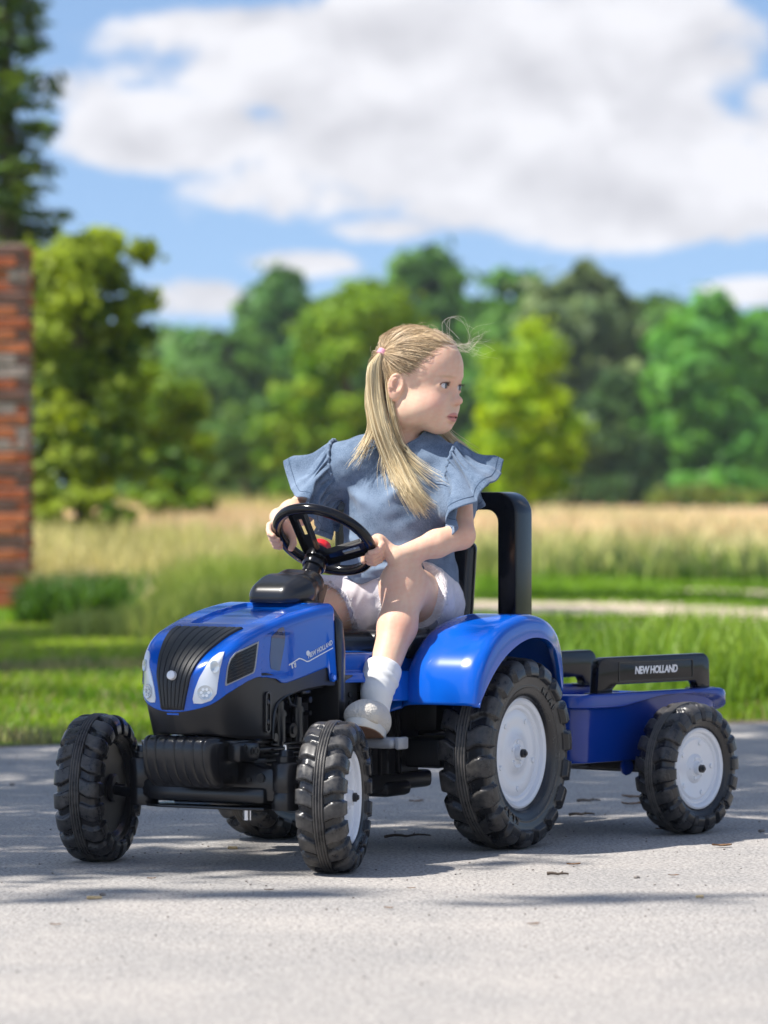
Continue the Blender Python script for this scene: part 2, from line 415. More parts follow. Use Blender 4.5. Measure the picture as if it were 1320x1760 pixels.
# tyre: dusty black hollow plastic
M['tyre'] = new_mat('tyre_plastic', (.012, .012, .013), .36, spec=.5)
def tyre_nodes(mt):
    N, L, b = nodes_of(mt)
    a = N.new('ShaderNodeAttribute'); a.attribute_name = 'Col'
    tc = N.new('ShaderNodeTexCoord')
    n = N.new('ShaderNodeTexNoise'); n.inputs['Scale'].default_value = 38; n.inputs['Detail'].default_value = 8; n.inputs['Roughness'].default_value = .75
    L.new(tc.outputs['Object'], n.inputs['Vector'])
    s = N.new('ShaderNodeSeparateColor'); L.new(a.outputs['Color'], s.inputs[0])
    m1 = N.new('ShaderNodeMath'); m1.operation = 'MULTIPLY_ADD'; L.new(s.outputs[0], m1.inputs[0]); m1.inputs[1].default_value = .30; m1.inputs[2].default_value = -.62
    m2 = N.new('ShaderNodeMath'); m2.operation = 'ADD'; L.new(m1.outputs[0], m2.inputs[0]); L.new(n.outputs['Fac'], m2.inputs[1])
    m3 = N.new('ShaderNodeMath'); m3.operation = 'MULTIPLY'; m3.use_clamp = True; L.new(m2.outputs[0], m3.inputs[0]); m3.inputs[1].default_value = 3.2
    m4 = N.new('ShaderNodeMath'); m4.operation = 'MULTIPLY'; L.new(m3.outputs[0], m4.inputs[0]); m4.inputs[1].default_value = .75
    mx = N.new('ShaderNodeMix'); mx.data_type = 'RGBA'; L.new(m4.outputs[0], mx.inputs[0])
    mx.inputs[6].default_value = (.018, .018, .020, 1); mx.inputs[7].default_value = (.13, .12, .108, 1)
    L.new(mx.outputs[2], b.inputs['Base Color'])
    r = N.new('ShaderNodeMath'); r.operation = 'MULTIPLY_ADD'; L.new(m4.outputs[0], r.inputs[0]); r.inputs[1].default_value = .5; r.inputs[2].default_value = .26
    L.new(r.outputs[0], b.inputs['Roughness'])
tyre_nodes(M['tyre']); add_bump(M['tyre'], 260, .10, .0006, 3)

# ------------------------------------------------------------------ frames
def frame(o, deg):
    t = R(deg); F = Vector((-math.sin(t), -math.cos(t), 0)); L_ = Vector((math.cos(t), -math.sin(t), 0))
    m = Matrix.Identity(4); m.col[0][:3] = F; m.col[1][:3] = L_; m.col[2][:3] = (0, 0, 1); m.col[3][:3] = o; return m
TM = frame((-.319, 8.2125, 0), 30)          # pedal tractor: origin under the front axle
RM = frame((.436, 9.19, 0), 40)            # trailer: origin under its axle
def root(name, mtx, label, cat, group=None):
    o = bpy.data.objects.new(name, None); COL.objects.link(o); o.matrix_world = mtx; o['label'] = label; o['category'] = cat
    o.empty_display_size = .1
    if group: o['group'] = group
    return o
def ray_local(px, row, mtx):
    # a measured direction of sight from the camera position, in the local frame of a thing
    inv = mtx.inverted(); o = inv @ Vector((0, 0, CAMH)); d = inv.to_3x3() @ Vector(((px-660)/7500, 1, (855-row)/7500)); return o, d.normalized()

# ------------------------------------------------------------------ wheels
def tyre_mesh(name, Ro, Ri, W, NL=18, lug=.011):
    # outer profile from outside bead round the tread to the inside bead: (radius, y)
    w = W/2
    prof = [(Ri-.004, w*.52), (Ri, w*.62), (Ri+.006, w*.80), (Ri+.35*(Ro-Ri), w*.93), (Ro-.034, w*.97), (Ro-.026, w*.96), (Ro-.0155, w*.88), (Ro-lug-.0008, w*.68), (Ro-lug, w*.4), (Ro-lug+.001, w*.0)]
    prof = prof + [(r, -y) for r, y in prof[:-1][::-1]]
    Pp = spline(prof, 900); sel = [0]
    for i in range(1, 900):
        dd = np.linalg.norm(Pp[i]-Pp[sel[-1]]); 
        if dd > (.00075 if abs(Pp[i, 1]) < .26*w else .0019): sel.append(i)
    Pp = Pp[sel]; T = np.gradient(Pp, axis=0); Nn = np.stack([-T[:, 1], T[:, 0]], 1); Nn /= np.linalg.norm(Nn, axis=1, keepdims=True)
    if Nn[len(Nn)//2, 0] < 0: Nn = -Nn
    NA = NL*20; ang = np.arange(NA)*2*np.pi/NA
    A, Sx = np.meshgrid(ang, np.arange(len(Pp)), indexing='ij')
    r0 = Pp[Sx, 0]; y0 = Pp[Sx, 1]; side = np.sign(y0); ay = np.abs(y0)/w
    sweep = .20*sstep(.12, .75, ay)                            # lugs rake back towards the shoulder
    ph = (A*NL/(2*np.pi) + np.where(side > 0, 0, .5) - sweep) % 1.0
    wid = .285 + .05*ay
    d = np.abs(ph-.5)
    bump = 1-sstep(wid-.035, wid+.03, d)
    rfade = sstep(Ro-.037, Ro-.034, r0) * sstep(.2, .24, ay)
    h = lug*bump*rfade*(1-.25*sstep(.75, 1.0, ay))
    # four fine ribs round the centre line
    rib = np.zeros_like(h)
    for c in (-.17, -.06, .06, .17): rib = np.maximum(rib, np.exp(-((y0/w-c)/.030)**2))
    cen = (1-sstep(.20, .235, ay))*(r0 > Ro-.02)
    h = np.where(cen > 0, np.maximum(h*(1-cen), cen*(lug*.80 + .0034*rib)), h)
    # a raised ring on the side wall
    rr = (r0-Ri)/(Ro-Ri); h += .0012*np.exp(-((rr-.30)/.025)**2)*(ay > .6)
    rad = r0 + h*Nn[Sx, 0]; yy = y0 + h*Nn[Sx, 1]
    V = np.stack([rad*np.cos(A), yy, rad*np.sin(A)], -1).reshape(-1, 3)
    idx = np.arange(NA*len(Pp)).reshape(NA, len(Pp)); a = idx[:, :-1]; b = idx[:, 1:]
    Q = np.stack([a, np.roll(a, -1, 0), np.roll(b, -1, 0), b], -1).reshape(-1, 4)
    dust = np.clip((h/lug)*.72*(r0 > Ro-.02), 0, .72) + .62*cen*rib
    return qmesh(name, V, Q, np.repeat(dust.reshape(-1, 1), 3, 1))
def rim_mesh(Ri):
    b = MB(); s = Ri/.107
    prof = [(.0, .030), (.007, .030), (.008, .036), (.013, .036), (.0135, .026), (.022, .024), (.028, .027), (.034, .024), (.040, .020), (.060, .0215), (.078, .024), (.084, .021), (.088, .0245), (.094, .0245), (.097, .031), (.1035, .034), (.1085, .032), (.1085, .020), (.095, .012), (.0, .012)]
    b.lathe([(r*s if r > .02 else r, y) for r, y in prof[1:]], n=64)
    for k in range(5):
        a = R(72*k+20); b.lathe([(.0005, .0285), (.0035, .028), (.0045, .0255), (.005, .02)], o=(.022*math.cos(a)*1., 0, .022*math.sin(a)), n=10)
    for k in range(5):
        a = R(72*k+50); b.lathe([(.0005, .0262), (.005, .0255), (.006, .0225), (.0065, .02)], o=(.070*s*math.cos(a), 0, .070*s*math.sin(a)), n=12)
    return b.mesh('rim')
def hub_mesh(Ri, W):
    b = MB(); w = W/2; s = Ri/.107
    b.lathe([(Ri+.002, -w*.60), (Ri-.006, -w*.45), (Ri-.016, -.004), (Ri*.72, .004), (Ri*.45, .000), (.036*s, -.004), (.034*s, -w*.75), (.030*s, -w*.82), (.012, -w*.84), (.0115, -w*.60)], n=48)
    b.cyl((0, -w-.012, 0), (0, -w*.5, 0), .0085, n=14)
    return b.mesh('hub')
def cap_mesh():
    b = MB(); b.cyl((0, .020, 0), (0, .044, 0), .0058, n=14); b.lathe([(.0002, .048), (.004, .047), (.0055, .043), (.0085, .0425), (.0085, .036), (.004, .034)], n=16)
    return b.mesh('axle_cap')
def letters_mesh(Rt, W, txt, arcs, size):
    bm = bmesh.new()
    for a0 in arcs:
        n = len(txt)
        for i, ch in enumerate(txt):
            me = text_mesh(ch, size, .0008, .0005); t = bmesh.new(); t.from_mesh(me); bpy.data.meshes.remove(me)
            a = R(a0) - (i-(n-1)/2)*size*.95/Rt
            # upright glyph in x/z plane, facing +y, feet towards the hub
            Mx = Matrix(((-1, 0, 0, 0), (0, 0, 1, 0), (0, 1, 0, 0), (0, 0, 0, 1)))
            Mx = Matrix.Translation((0, W/2*.955, 0)) @ Matrix.Rotation(-(a-math.pi/2), 4, 'Y') @ Matrix.Translation((0, 0, Rt)) @ Mx
            t.transform(Mx); m2 = bpy.data.meshes.new('t'); t.to_mesh(m2); t.free(); bm.from_mesh(m2); bpy.data.meshes.remove(m2)
    me = bpy.data.meshes.new('raised_lettering'); bm.to_mesh(me); bm.free(); return me
FT = tyre_mesh('front_tyre', .140, .086, .086, 18, .0085); RT = tyre_mesh('rear_tyre', .189, .109, .104, 18, .0115)
FR_, RR_ = rim_mesh(.086), rim_mesh(.109); FH, RH = hub_mesh(.086, .086), hub_mesh(.109, .104); CAP = cap_mesh()
FL = [letters_mesh(.1035, .086, 'FALK', (q,), .013) for q in (60, 250)]; RL = [letters_mesh(.137, .104, 'FALK', (q,), .019) for q in (300, 130)]
def wheel(parent, loc, side, rear=False, yaw=0, spin=0, scale=1, name='wheel'):
    w = link('rear_wheel' if rear else name, None, None, parent, loc=loc)
    w.rotation_euler = (0, 0, yaw + (math.pi if side < 0 else 0)); w.scale = (scale,)*3
    t = link('tyre', RT if rear else FT, M['tyre'], w); t.rotation_euler = (0, spin, 0)
    for lm in (RL if rear else FL): link('raised_lettering', lm, M['tyre'], w).rotation_euler = (0, spin, 0)
    link('rim', RR_ if rear else FR_, M['rim'], w).rotation_euler = (0, spin, 0)
    link('wheel_hub', RH if rear else FH, M['black'], w).rotation_euler = (0, spin, 0); link('axle_cap', CAP, M['black'], w)
    return w

# ------------------------------------------------------------------ pedal tractor
TR = root('pedal_tractor', TM, 'blue and black toy pedal tractor with white rims, ridden by the girl', 'pedal tractor')
FA = .140; RA = .189
wheel(TR, (0, .262, FA), 1, yaw=R(18)); wheel(TR, (0, -.262, FA), -1, yaw=R(14), spin=.1)
wheel(TR, (-.654, .270, RA), 1, rear=True); wheel(TR, (-.654, -.270, RA), -1, rear=True, spin=.17)

# --- bonnet
ZX = np.array([-.30, -.2, -.11, -.05, .014, .045, .07, .092, .11, .124, .135, .142, .147])
ZZ = np.array([.496, .490, .478, .466, .450, .441, .430, .417, .404, .391, .376, .362, .345])
_zs = spline(np.stack([ZX, ZZ], 1), 200)
zt = lambda x: np.interp(x, _zs[:, 0], _zs[:, 1])
OUT = spline([(-.232, .124), (-.17, .122), (-.1, .119), (-.03, .114), (.03, .108), (.075, .100), (.105, .088), (.125, .068), (.138, .044), (.145, .020), (.147, 0)], 140)
BX = [-.235, -.208, -.204, -.195, -.1, -.058, -.045, -.028, .0, .033, .06, .085, .105, .125, .147]
BZ = [.345, .345, .368, .371, .353, .346, .347, .355, .361, .360, .353, .342, .331, .312, .297]
zb = lambda x: np.interp(x, BX, BZ)
def bonnet():
    half = OUT; pts = np.r_[half, half[::-1][1:]*np.array([1, -1])]
    n = len(pts); q = np.r_[0, np.array([.012, .03, .055, .085, .12, .16]), np.linspace(.2, 1, 44)]
    rows = []
    for (x, y) in pts:
        sx = min(x, .02); inset = []
        er = .016
        for qq in q:
            px = x + (sx-x)*qq; py = y*(1-qq); e = min(math.hypot(px-x, py-y), er)
            frontness = sstep(.09, .14, x)
            z = float(zt(px)) - er*(1-math.sqrt(max(0, 1-(1-e/er)**2)))*(1-.85*frontness)
            inset.append((px, py, z))
        # recessed panel on the bonnet top
        for i, (px, py, z) in enumerate(inset):
            wd = .078 - .05*sstep(-.06, -.20, px)*0
            m_ = sstep(-.225, -.215, px)*(1-sstep(-.022, -.016, px))*(1-sstep(wd-.004-.012, wd-.012, abs(py)))
            inset[i] = (px, py, z-.0065*m_)
        ztop = inset[0][2]; z0 = float(zb(x)); wall = []
        nv = 30
        for v in range(nv):
            s = v/nv; z = z0 + (ztop-z0)*s
            k = 1 + .055*(1-s)**1.5
            yy = y*k; xx = x
            # side air intake pocket between the lamp panel and the rear panel
            m_ = sstep(-.088, -.080, x + .10*(z-.40))*(1-sstep(.004, .010, x + .25*(z-.40)))*sstep(.358, .366, z)*(1-sstep(.438, .446, z-.05*x))
            yy -= math.copysign(.007, y)*m_ if abs(y) > .05 else 0
            # crease stepping out to the rear panel
            wall.append((xx, yy, z))
        rows.append(wall+inset)
    b = MB(); b.grid(rows); bmesh.ops.remove_doubles(b.bm, verts=b.bm.verts, dist=1e-5)
    bmesh.ops.recalc_face_normals(b.bm, faces=b.bm.faces)
    if sum(f.normal.z for f in b.bm.faces) < 0: bmesh.ops.reverse_faces(b.bm, faces=b.bm.faces)
    me = bpy.data.meshes.new('bonnet'); b.bm.to_mesh(me); me.shade_smooth(); me.set_sharp_from_angle(angle=R(32))
    bvh = BVHTree.FromBMesh(b.bm); b.bm.free(); return me, bvh
bonnet_me, HB = bonnet()
bo = link('bonnet', bonnet_me, M['blue'], TR)
sm = bo.modifiers.new('thickness', 'SOLIDIFY'); sm.thickness = .003; sm.offset = -1
def patch(name, poly, mtx_rays, mat, lift=.002, rings=10, parent=None, bevel=True, bvh=None, crown=0):
    # poly: 2D outline (star shaped); mtx_rays maps a 2D point to (origin, direction); lies on the surface it meets
    bvh = bvh or HB; P = np.array(poly, float); c = P.mean(0); n = len(P); b = bmesh.new(); prev = None; vr = []
    for k in range(rings+1):
        s = 1 - k/rings; ring = []
        for i in range(n if k < rings else 1):
            p = c + (P[i]-c)*s; o, d = mtx_rays(p); h, nn, _, _ = bvh.ray_cast(o, d)
            if h is None: h, nn, _, _ = bvh.find_nearest(o + d*((Vector((0, 0, .4))-o).dot(d)))
            if nn.dot(d) > 0: nn = -nn
            l = lift*(0 if k == 0 else 1) + crown*(1-s*s)
            ring.append(b.verts.new(h + nn*(l if k > 0 else -.0015)))
        if k == 0:
            pass
        vr.append(ring)
    # vertical lip: duplicate first ring raised
    lip = []
    for i in range(n):
        p = c + (P[i]-c)*.995; o, d = mtx_rays(p); h, nn, _, _ = bvh.ray_cast(o, d)
        if h is None: h, nn, _, _ = bvh.find_nearest(o + d*((Vector((0, 0, .4))-o).dot(d)))
        if nn.dot(d) > 0: nn = -nn
        lip.append(b.verts.new(h + nn*lift))
    vr.insert(1, lip)
    for k in range(len(vr)-2):
        for i in range(n): b.faces.new((vr[k][i], vr[k][(i+1) % n], vr[k+1][(i+1) % n], vr[k+1][i]))
    for i in range(n): b.faces.new((vr[-2][i], vr[-2][(i+1) % n], vr[-1][0]))
    bmesh.ops.recalc_face_normals(b, faces=b.faces)
    me = bpy.data.meshes.new(name); b.to_mesh(me); b.free(); me.shade_smooth(); me.set_sharp_from_angle(angle=R(45))
    return link(name, me, mat, parent or TR)
def mirror_copy(o):
    me = o.data.copy(); 
    for v in me.vertices: v.co.y = -v.co.y
    me.flip_normals(); c = link(o.name.split('.')[0], me, None, o.parent); return c
camray = lambda p: ray_local(p[0], p[1], TM)
def crop5(pts): return [(220+x/3.474, 1020+y/3.474) for x, y in pts]
def dens(poly, n=48):
    P = np.array(list(poly)+[poly[0]], float); d = np.r_[0, np.cumsum(np.linalg.norm(np.diff(P, axis=0), axis=1))]
    t = np.linspace(0, d[-1], n+1)[:-1]; return np.stack([np.interp(t, d, P[:, 0]), np.interp(t, d, P[:, 1])], 1)
# grille down the nose: centre line profile
gp = np.array([(.012, .4505), (.045, .441), (.07, .430), (.092, .417), (.11, .404), (.124, .391), (.135, .376), (.142, .362), (.1465, .345), (.147, .32), (.147, .299)])
gw = np.interp(np.linspace(0, 1, 40), np.linspace(0, 1, 11), [.074, .071, .066, .060, .053, .047, .041, .037, .033, .028, .024])
gs = spline(gp, 40)
def grille():
    b = MB(); rows = []
    tg = np.gradient(gs, axis=0); tg /= np.linalg.norm(tg, axis=1, keepdims=True)
    for i, ((x, z), w) in enumerate(zip(gs, gw)):
        nrm = Vector((-tg[i, 1], 0, tg[i, 0])); nrm = nrm if nrm.x+nrm.z > 0 else -nrm
        row = []
        for j in range(141):
            u = -1+2*j/140; y = u*w; o = Vector((x, y, z)) + nrm*.08; h, nn, _, _ = HB.ray_cast(o, -nrm)
            if h is None: h = Vector((x, y, z))
            rib = 0
            for c in (-.82, -.55, -.28, 0, .28, .55, .82): rib = max(rib, math.exp(-((u-c)/.020)**2))
            l = .0045 - .0022*rib; l = -.002 if j in (0, 140) or i in (0, 39) else l
            row.append(h + nrm*l)
        rows.append(row)
    b.grid(rows); return b.build('grille', M['grille'], TR, angle=60)
grille()
badge = [(297+8.3*math.cos(a), 1158+8.8*math.sin(a)) for a in np.linspace(0, 2*np.pi, 24, endpoint=False)]
HB_ = HB
bb = MB(); bb.lathe([(.0005, .003), (.006, .0028), (.0085, .0012), (.009, -.006)], o=(.1515, 0, .366), axis=(1, 0, .25), n=24); bb.build('badge', M['decal'], TR)
bb = MB(); bb.box((.144, 0, .2935), (.004, .026, .004), .001); bb.build('latch', M['blue'], TR)
hl = dens(crop5([(575, 350), (560, 400), (548, 450), (535, 540), (528, 600), (498, 640), (440, 660), (392, 658), (386, 630), (400, 570), (425, 505), (462, 440), (505, 385), (545, 356)]), 56)
lamp = patch('headlight', hl, camray, M['lamp'], lift=.0018, crown=.0012)
lamp2 = mirror_copy(lamp)
for (cx_, cy_, rx, ry, nm) in ((460, 592, 44, 44, 'reflector'), (515, 440, 26, 34, 'reflector')):
    pl = [(cx_+rx*math.cos(a), cy_+ry*math.sin(a)) for a in np.linspace(0, 2*np.pi, 28, endpoint=False)]
    r1 = patch(nm, crop5(pl), camray, M['lamp2'], lift=.0058, rings=5, parent=lamp, crown=-.002); r2 = mirror_copy(r1); r2.parent = lamp2
for k in range(6):
    a = R(60*k); pl = [(460+21*math.cos(a)+9*math.cos(t), 592+21*math.sin(a)+9*math.sin(t)) for t in np.linspace(0, 2*np.pi, 12, endpoint=False)]
    r1 = patch('lamp_lens', crop5(pl), camray, M['lamp'], lift=.0062, rings=3, parent=lamp); r2 = mirror_copy(r1); r2.parent = lamp2
mesh_out = crop5([(778, 285), (760, 440), (750, 475), (580, 555), (578, 540), (590, 440), (608, 390), (640, 352)])
fr = patch('mesh_frame', dens(mesh_out, 60), camray, M['grey'], lift=.0018); mirror_copy(fr)
c_ = np.array(mesh_out).mean(0); mesh_in = [(c_ + (np.array(p)-c_)*.90) for p in mesh_out]
sg = patch('side_grille', dens(mesh_in, 60), camray, M['gloss_black'], lift=.0026); mirror_copy(sg)
# louvres: thin horizontal strips that follow the side
for k in range(11):
    y = 1110 + k*5.9; xs = []
    o_ = MB(); line = []
    for px in np.linspace(392, 436, 18):
        yy = y - (px-392)*.42 + 8
        P2 = np.array(mesh_in); inside = False; j = len(P2)-1
        for i in range(len(P2)):
            if (P2[i][1] > yy) != (P2[j][1] > yy) and px < (P2[j][0]-P2[i][0])*(yy-P2[i][1])/(P2[j][1]-P2[i][1])+P2[i][0]: inside = not inside
            j = i
        if inside:
            o, d = camray((px, yy)); h, nn, _, _ = HB.ray_cast(o, d)
            if h: line.append(h + (nn if nn.dot(d) < 0 else -nn)*.003)
    if len(line) > 2:
        o_.tube(line, .00075, n=5); lv = o_.build('louvre', M['black'], sg)
# painted-on style side window sticker and silver line
st = patch('window_sticker', dens(crop5([(855, 260), (905, 205), (930, 200), (938, 250), (935, 300), (905, 465), (850, 450), (845, 380)]), 44), camray, M['bluedecal'], lift=.0006); mirror_copy(st)
def surf_line(pts, r, name, mat, parent=TR):
    line = []
    for p in dens_open(pts, 60):
        o, d = camray(p); h, nn, _, _ = HB.ray_cast(o, d)
        if h: line.append((h, nn if nn.dot(d) < 0 else -nn))
    b = MB(); L_ = []
    for i, (h, nn) in enumerate(line):
        t = (line[min(i+1, len(line)-1)][0]-line[max(i-1, 0)][0]).normalized(); s = t.cross(nn).normalized()
        L_.append((h+s*r+nn*.0006, h-s*r+nn*.0006))
    b.grid(L_); return b.build(name, mat, parent)
def dens_open(pts, n):
    P = np.array(pts, float); d = np.r_[0, np.cumsum(np.linalg.norm(np.diff(P, axis=0), axis=1))]; t = np.linspace(0, d[-1], n)
    return np.stack([np.interp(t, d, P[:, 0]), np.interp(t, d, P[:, 1])], 1)
c8 = lambda pts: [(480+x/11, 1060+y/11) for x, y in pts]
surf_line(c8([(180, 920), (370, 790), (420, 800), (520, 850), (560, 840), (700, 760), (1010, 590)]), .0011, 'silver_stripe', M['decal'])
def surf_text(txt, size, pxc, slope, name, yside=1, bold=.0002):
    me = text_mesh(txt, size, .0002, bold, .2); o, d = camray(pxc); h, nn, _, _ = HB.ray_cast(o, d)
    nn = Vector((0.04, 1, .0)).normalized(); u = Vector((-math.cos(slope), 0.03, math.sin(slope))); u.normalize(); v = nn.cross(u)*1; v = Vector((-v.x, -v.y, -v.z)) if v.z < 0 else v
    for vt in me.vertices:
        p = h + u*vt.co.x + v*vt.co.y; hh, n2, _, _ = HB.ray_cast(p + Vector((0, .08, 0)), Vector((0, -1, 0)))
        vt.co = (hh if hh else p) + Vector((0, .0008, 0)) + Vector((0, 1, 0))*vt.co.z
    return link(name, me, M['decal'], TR)
surf_text('NEW HOLLAND', .0125, c8([(770, 620)])[0], R(28)*.55, 'brand_lettering')
surf_text('T8', .0125, c8([(262, 930)])[0], R(14), 'model_lettering')
br = patch('badge', [(480+540/11+3.*math.cos(a), 1060+690/11+4.6*math.sin(a)) for a in np.linspace(0, 2*np.pi, 14, endpoint=False)], camray, M['decal'], lift=.0007, rings=3)
b = MB(); b.cyl((-.215, .128, .351), (-.215, .1335, .351), .0085, n=18); b.build('screw_boss', M['blue'], TR)
b = MB(); b.cyl((-.215, .133, .351), (-.215, .1355, .351), .0048, n=12); b.build('screw', M['silver'], TR)

# --- lower engine cowl
def cowl():
    pts = np.r_[OUT, OUT[::-1][1:]*np.array([1, -1])]; rows = []
    CX = [-.235, -.206, -.2055, -.19, -.12, -.06, -.032, -.022, -.0185, -.018, 0, .06, .14]; CZ = [.335, .335, .335, .336, .331, .321, .308, .290, .262, .243, .243, .246, .256]
    for (x, y) in pts:
        z1 = float(zb(x))+.006; z0 = float(np.interp(x, CX, CZ)); row = []
        for v in range(17):
            s = v/16; z = z0+(z1-z0)*s; fr = sstep(-.01, .12, x)
            k = 1.0 - .14*fr*(1-s)**1.1 + .02*(1-fr); kx = 1 - .12*fr*(1-s)**1.6
            row.append((x*kx - .002, y*k*.985, z))
        rows.append(row)
    b = MB(); b.grid(rows); me = b.mesh('engine_cowl', angle=40); return me
co = link('engine_cowl', cowl(), M['black'], TR); s_ = co.modifiers.new('thickness', 'SOLIDIFY'); s_.thickness = .004; s_.offset = 0
# edge bead round the cut-out, slot with two bolts
b = MB(); pts = [(x, .118+.0, z) for x, z in ((-.019, .243), (-.0195, .262), (-.023, .290), (-.033, .307), (-.06, .320), (-.12, .330), (-.2, .335))]; b.tube([tuple(p) for p in spline(pts, 26)], .0028, n=8)
b.tube([(p[0], -p[1], p[2]) for p in spline(pts, 26)], .0028, n=8); b.build('cowl_edge', M['satin_black'], TR)
b = MB()
for s in (1, -1):
    b.ring_plate(rrect(-.012, .006, .255, .332, .0085), rrect(-.009, .003, .258, .329, .0058), lambda u, v, w, s=s: (u, s*(.1135+w), v), .004)
b.build('bolt_slot', M['satin_black'], TR)
for s in (1, -1):
    for z in (.275, .312):
        b = MB(); b.lathe([(.0005, .006), (.004, .0055), (.006, .003), (.0065, 0)], o=(-.003, s*.1125, z), axis=(0, s, 0), n=14); b.build('bolt', M['black'], TR)
# engine block detail inside the cut-out
b = MB()
b.box((-.115, 0, .245), (.18, .17, .13), .006); b.box((-.10, 0, .20), (.22, .19, .012), .003); b.box((-.10, 0, .222), (.20, .20, .008), .003)
b.build('engine_block', M['black'], TR)
def engine_bits(s):
    y = s*.100
    for (x, z0, z1, r) in ((-.068, .235, .295, .0135), (-.135, .240, .300, .0125)):
        b = MB(); b.cyl((x, y, z0), (x, y, z1), r, n=20); b.cyl((x, y, z1-.012), (x, y, z1-.004), r+.0025, n=20); b.cyl((x, y, z1), (x, y, z1+.016), r*.75, n=16); b.cyl((x, y, z0-.008), (x, y, z0), r*.8, n=16)
        b.build('oil_filter', M['satin_black'], TR)
    b = MB(); b.cyl((-.102, s*.085, .255), (-.102, s*.112, .255), .014, n=20); b.cyl((-.102, s*.11, .255), (-.102, s*.116, .255), .0075, n=16); b.build('pulley', M['satin_black'], TR)
    b = MB(); b.tube([(-.066, y, .316), (-.085, s*.108, .322), (-.095, s*.108, .305), (-.115, s*.108, .300), (-.134, y, .318)], .0038, n=8); b.build('hose', M['satin_black'], TR)
    b = MB(); b.tube([(-.030, y, .300), (-.040, s*.106, .280), (-.036, y, .262)], .005, n=8); b.tube([(-.042, y, .300), (-.050, s*.106, .280), (-.046, y, .262)], .005, n=8); b.build('hose', M['satin_black'], TR)
    b = MB()
    for i in range(5): b.box((-.10-.002*i, s*.095, .196+.0085*i), (.13, .012+.006*(5-i), .0035), .001)
    b.build('cooling_fin_pack', M['satin_black'], TR)
    b = MB(); b.cyl((-.165, s*.09, .31), (-.165, s*.112, .31), .006, n=12); b.cyl((-.165, s*.09, .285), (-.165, s*.112, .285), .005, n=12); b.box((-.155, s*.1, .325), (.03, .02, .008), .002); b.cyl((-.035, s*.09, .245), (-.035, s*.114, .245), .008, n=12); b.build('engine_bolt', M['satin_black'], TR)
engine_bits(1); engine_bits(-1)

# --- rear bulkhead, dash cover, column
b = MB()
b.prism([(-.133, .20), (-.133, .40), (-.127, .455), (-.105, .486), (-.055, .496), (.035, .500), (.060, .497), (.105, .486), (.128, .455), (.133, .40), (.133, .20)], 'x', -.262, -.236, .004)
b.build('bulkhead', M['satin_black'], TR)
b = MB()
b.prism([(-.262, .20), (-.262, .36), (-.300, .46), (-.335, .525), (-.30, .53), (-.262, .54)], 'y', -.052, .052, .004); b.build('column_support', M['satin_black'], TR)
b = MB(); b.cyl((-.275, .050, .512), (-.275, .0535, .512), .0042, n=12); b.build('support_hole', M['grille'], TR)
dash = SDF(); 
dash.rc((-.262, -.028, .512), (-.262, .026, .512), .036, .036, .01).rc((-.305, -.02, .528), (-.305, .026, .526), .028, .028, .02).rc((-.222, -.030, .503), (-.222, .022, .503), .026, .026, .03).plane((0, 0, .4915), (0, 0, -1), .004)
P_, Q_ = dash.mesh('d', (-.36, -.09, .47), (-.17, .09, .58), .002); 
link('dash_cover', qmesh('dash_cover', P_, Q_), M['satin_black'], TR)
nS = Vector((-.63, 0, .777)); uS = Vector((.777, 0, .63)); yS = Vector((0, 1, 0)); WC = Vector((-.405, 0, .612)); WR = .0975; TUBE = .0108
cb_ = WC - nS*.125; hubc = WC - nS*.040
b = MB(); b.cyl(cb_, hubc-nS*.004, .0185, .0185, n=28); b.lathe([(.0225, 0), (.0235, .003), (.0235, .010), (.0215, .012)], o=hubc-nS*.030, axis=nS, n=28); b.lathe([(.0195, 0), (.021, .002), (.021, .006), (.0195, .008)], o=hubc-nS*.055, axis=nS, n=28); b.build('steering_column', M['gloss_black'], TR)
SW = MB(); SW.tube([WC + (uS*math.cos(a)+yS*math.sin(a))*WR for a in np.linspace(0, 2*np.pi, 97)[:-1]], TUBE, n=16, closed=True)
swo = SW.build('steering_wheel', M['gloss_black'], TR)
b = MB(); b.lathe([(.0245, -.012), (.0255, .0), (.0235, .010), (.0165, .014), (.0005, .014)], o=hubc, axis=nS, n=28); b.build('wheel_centre', M['gloss_black'], swo)
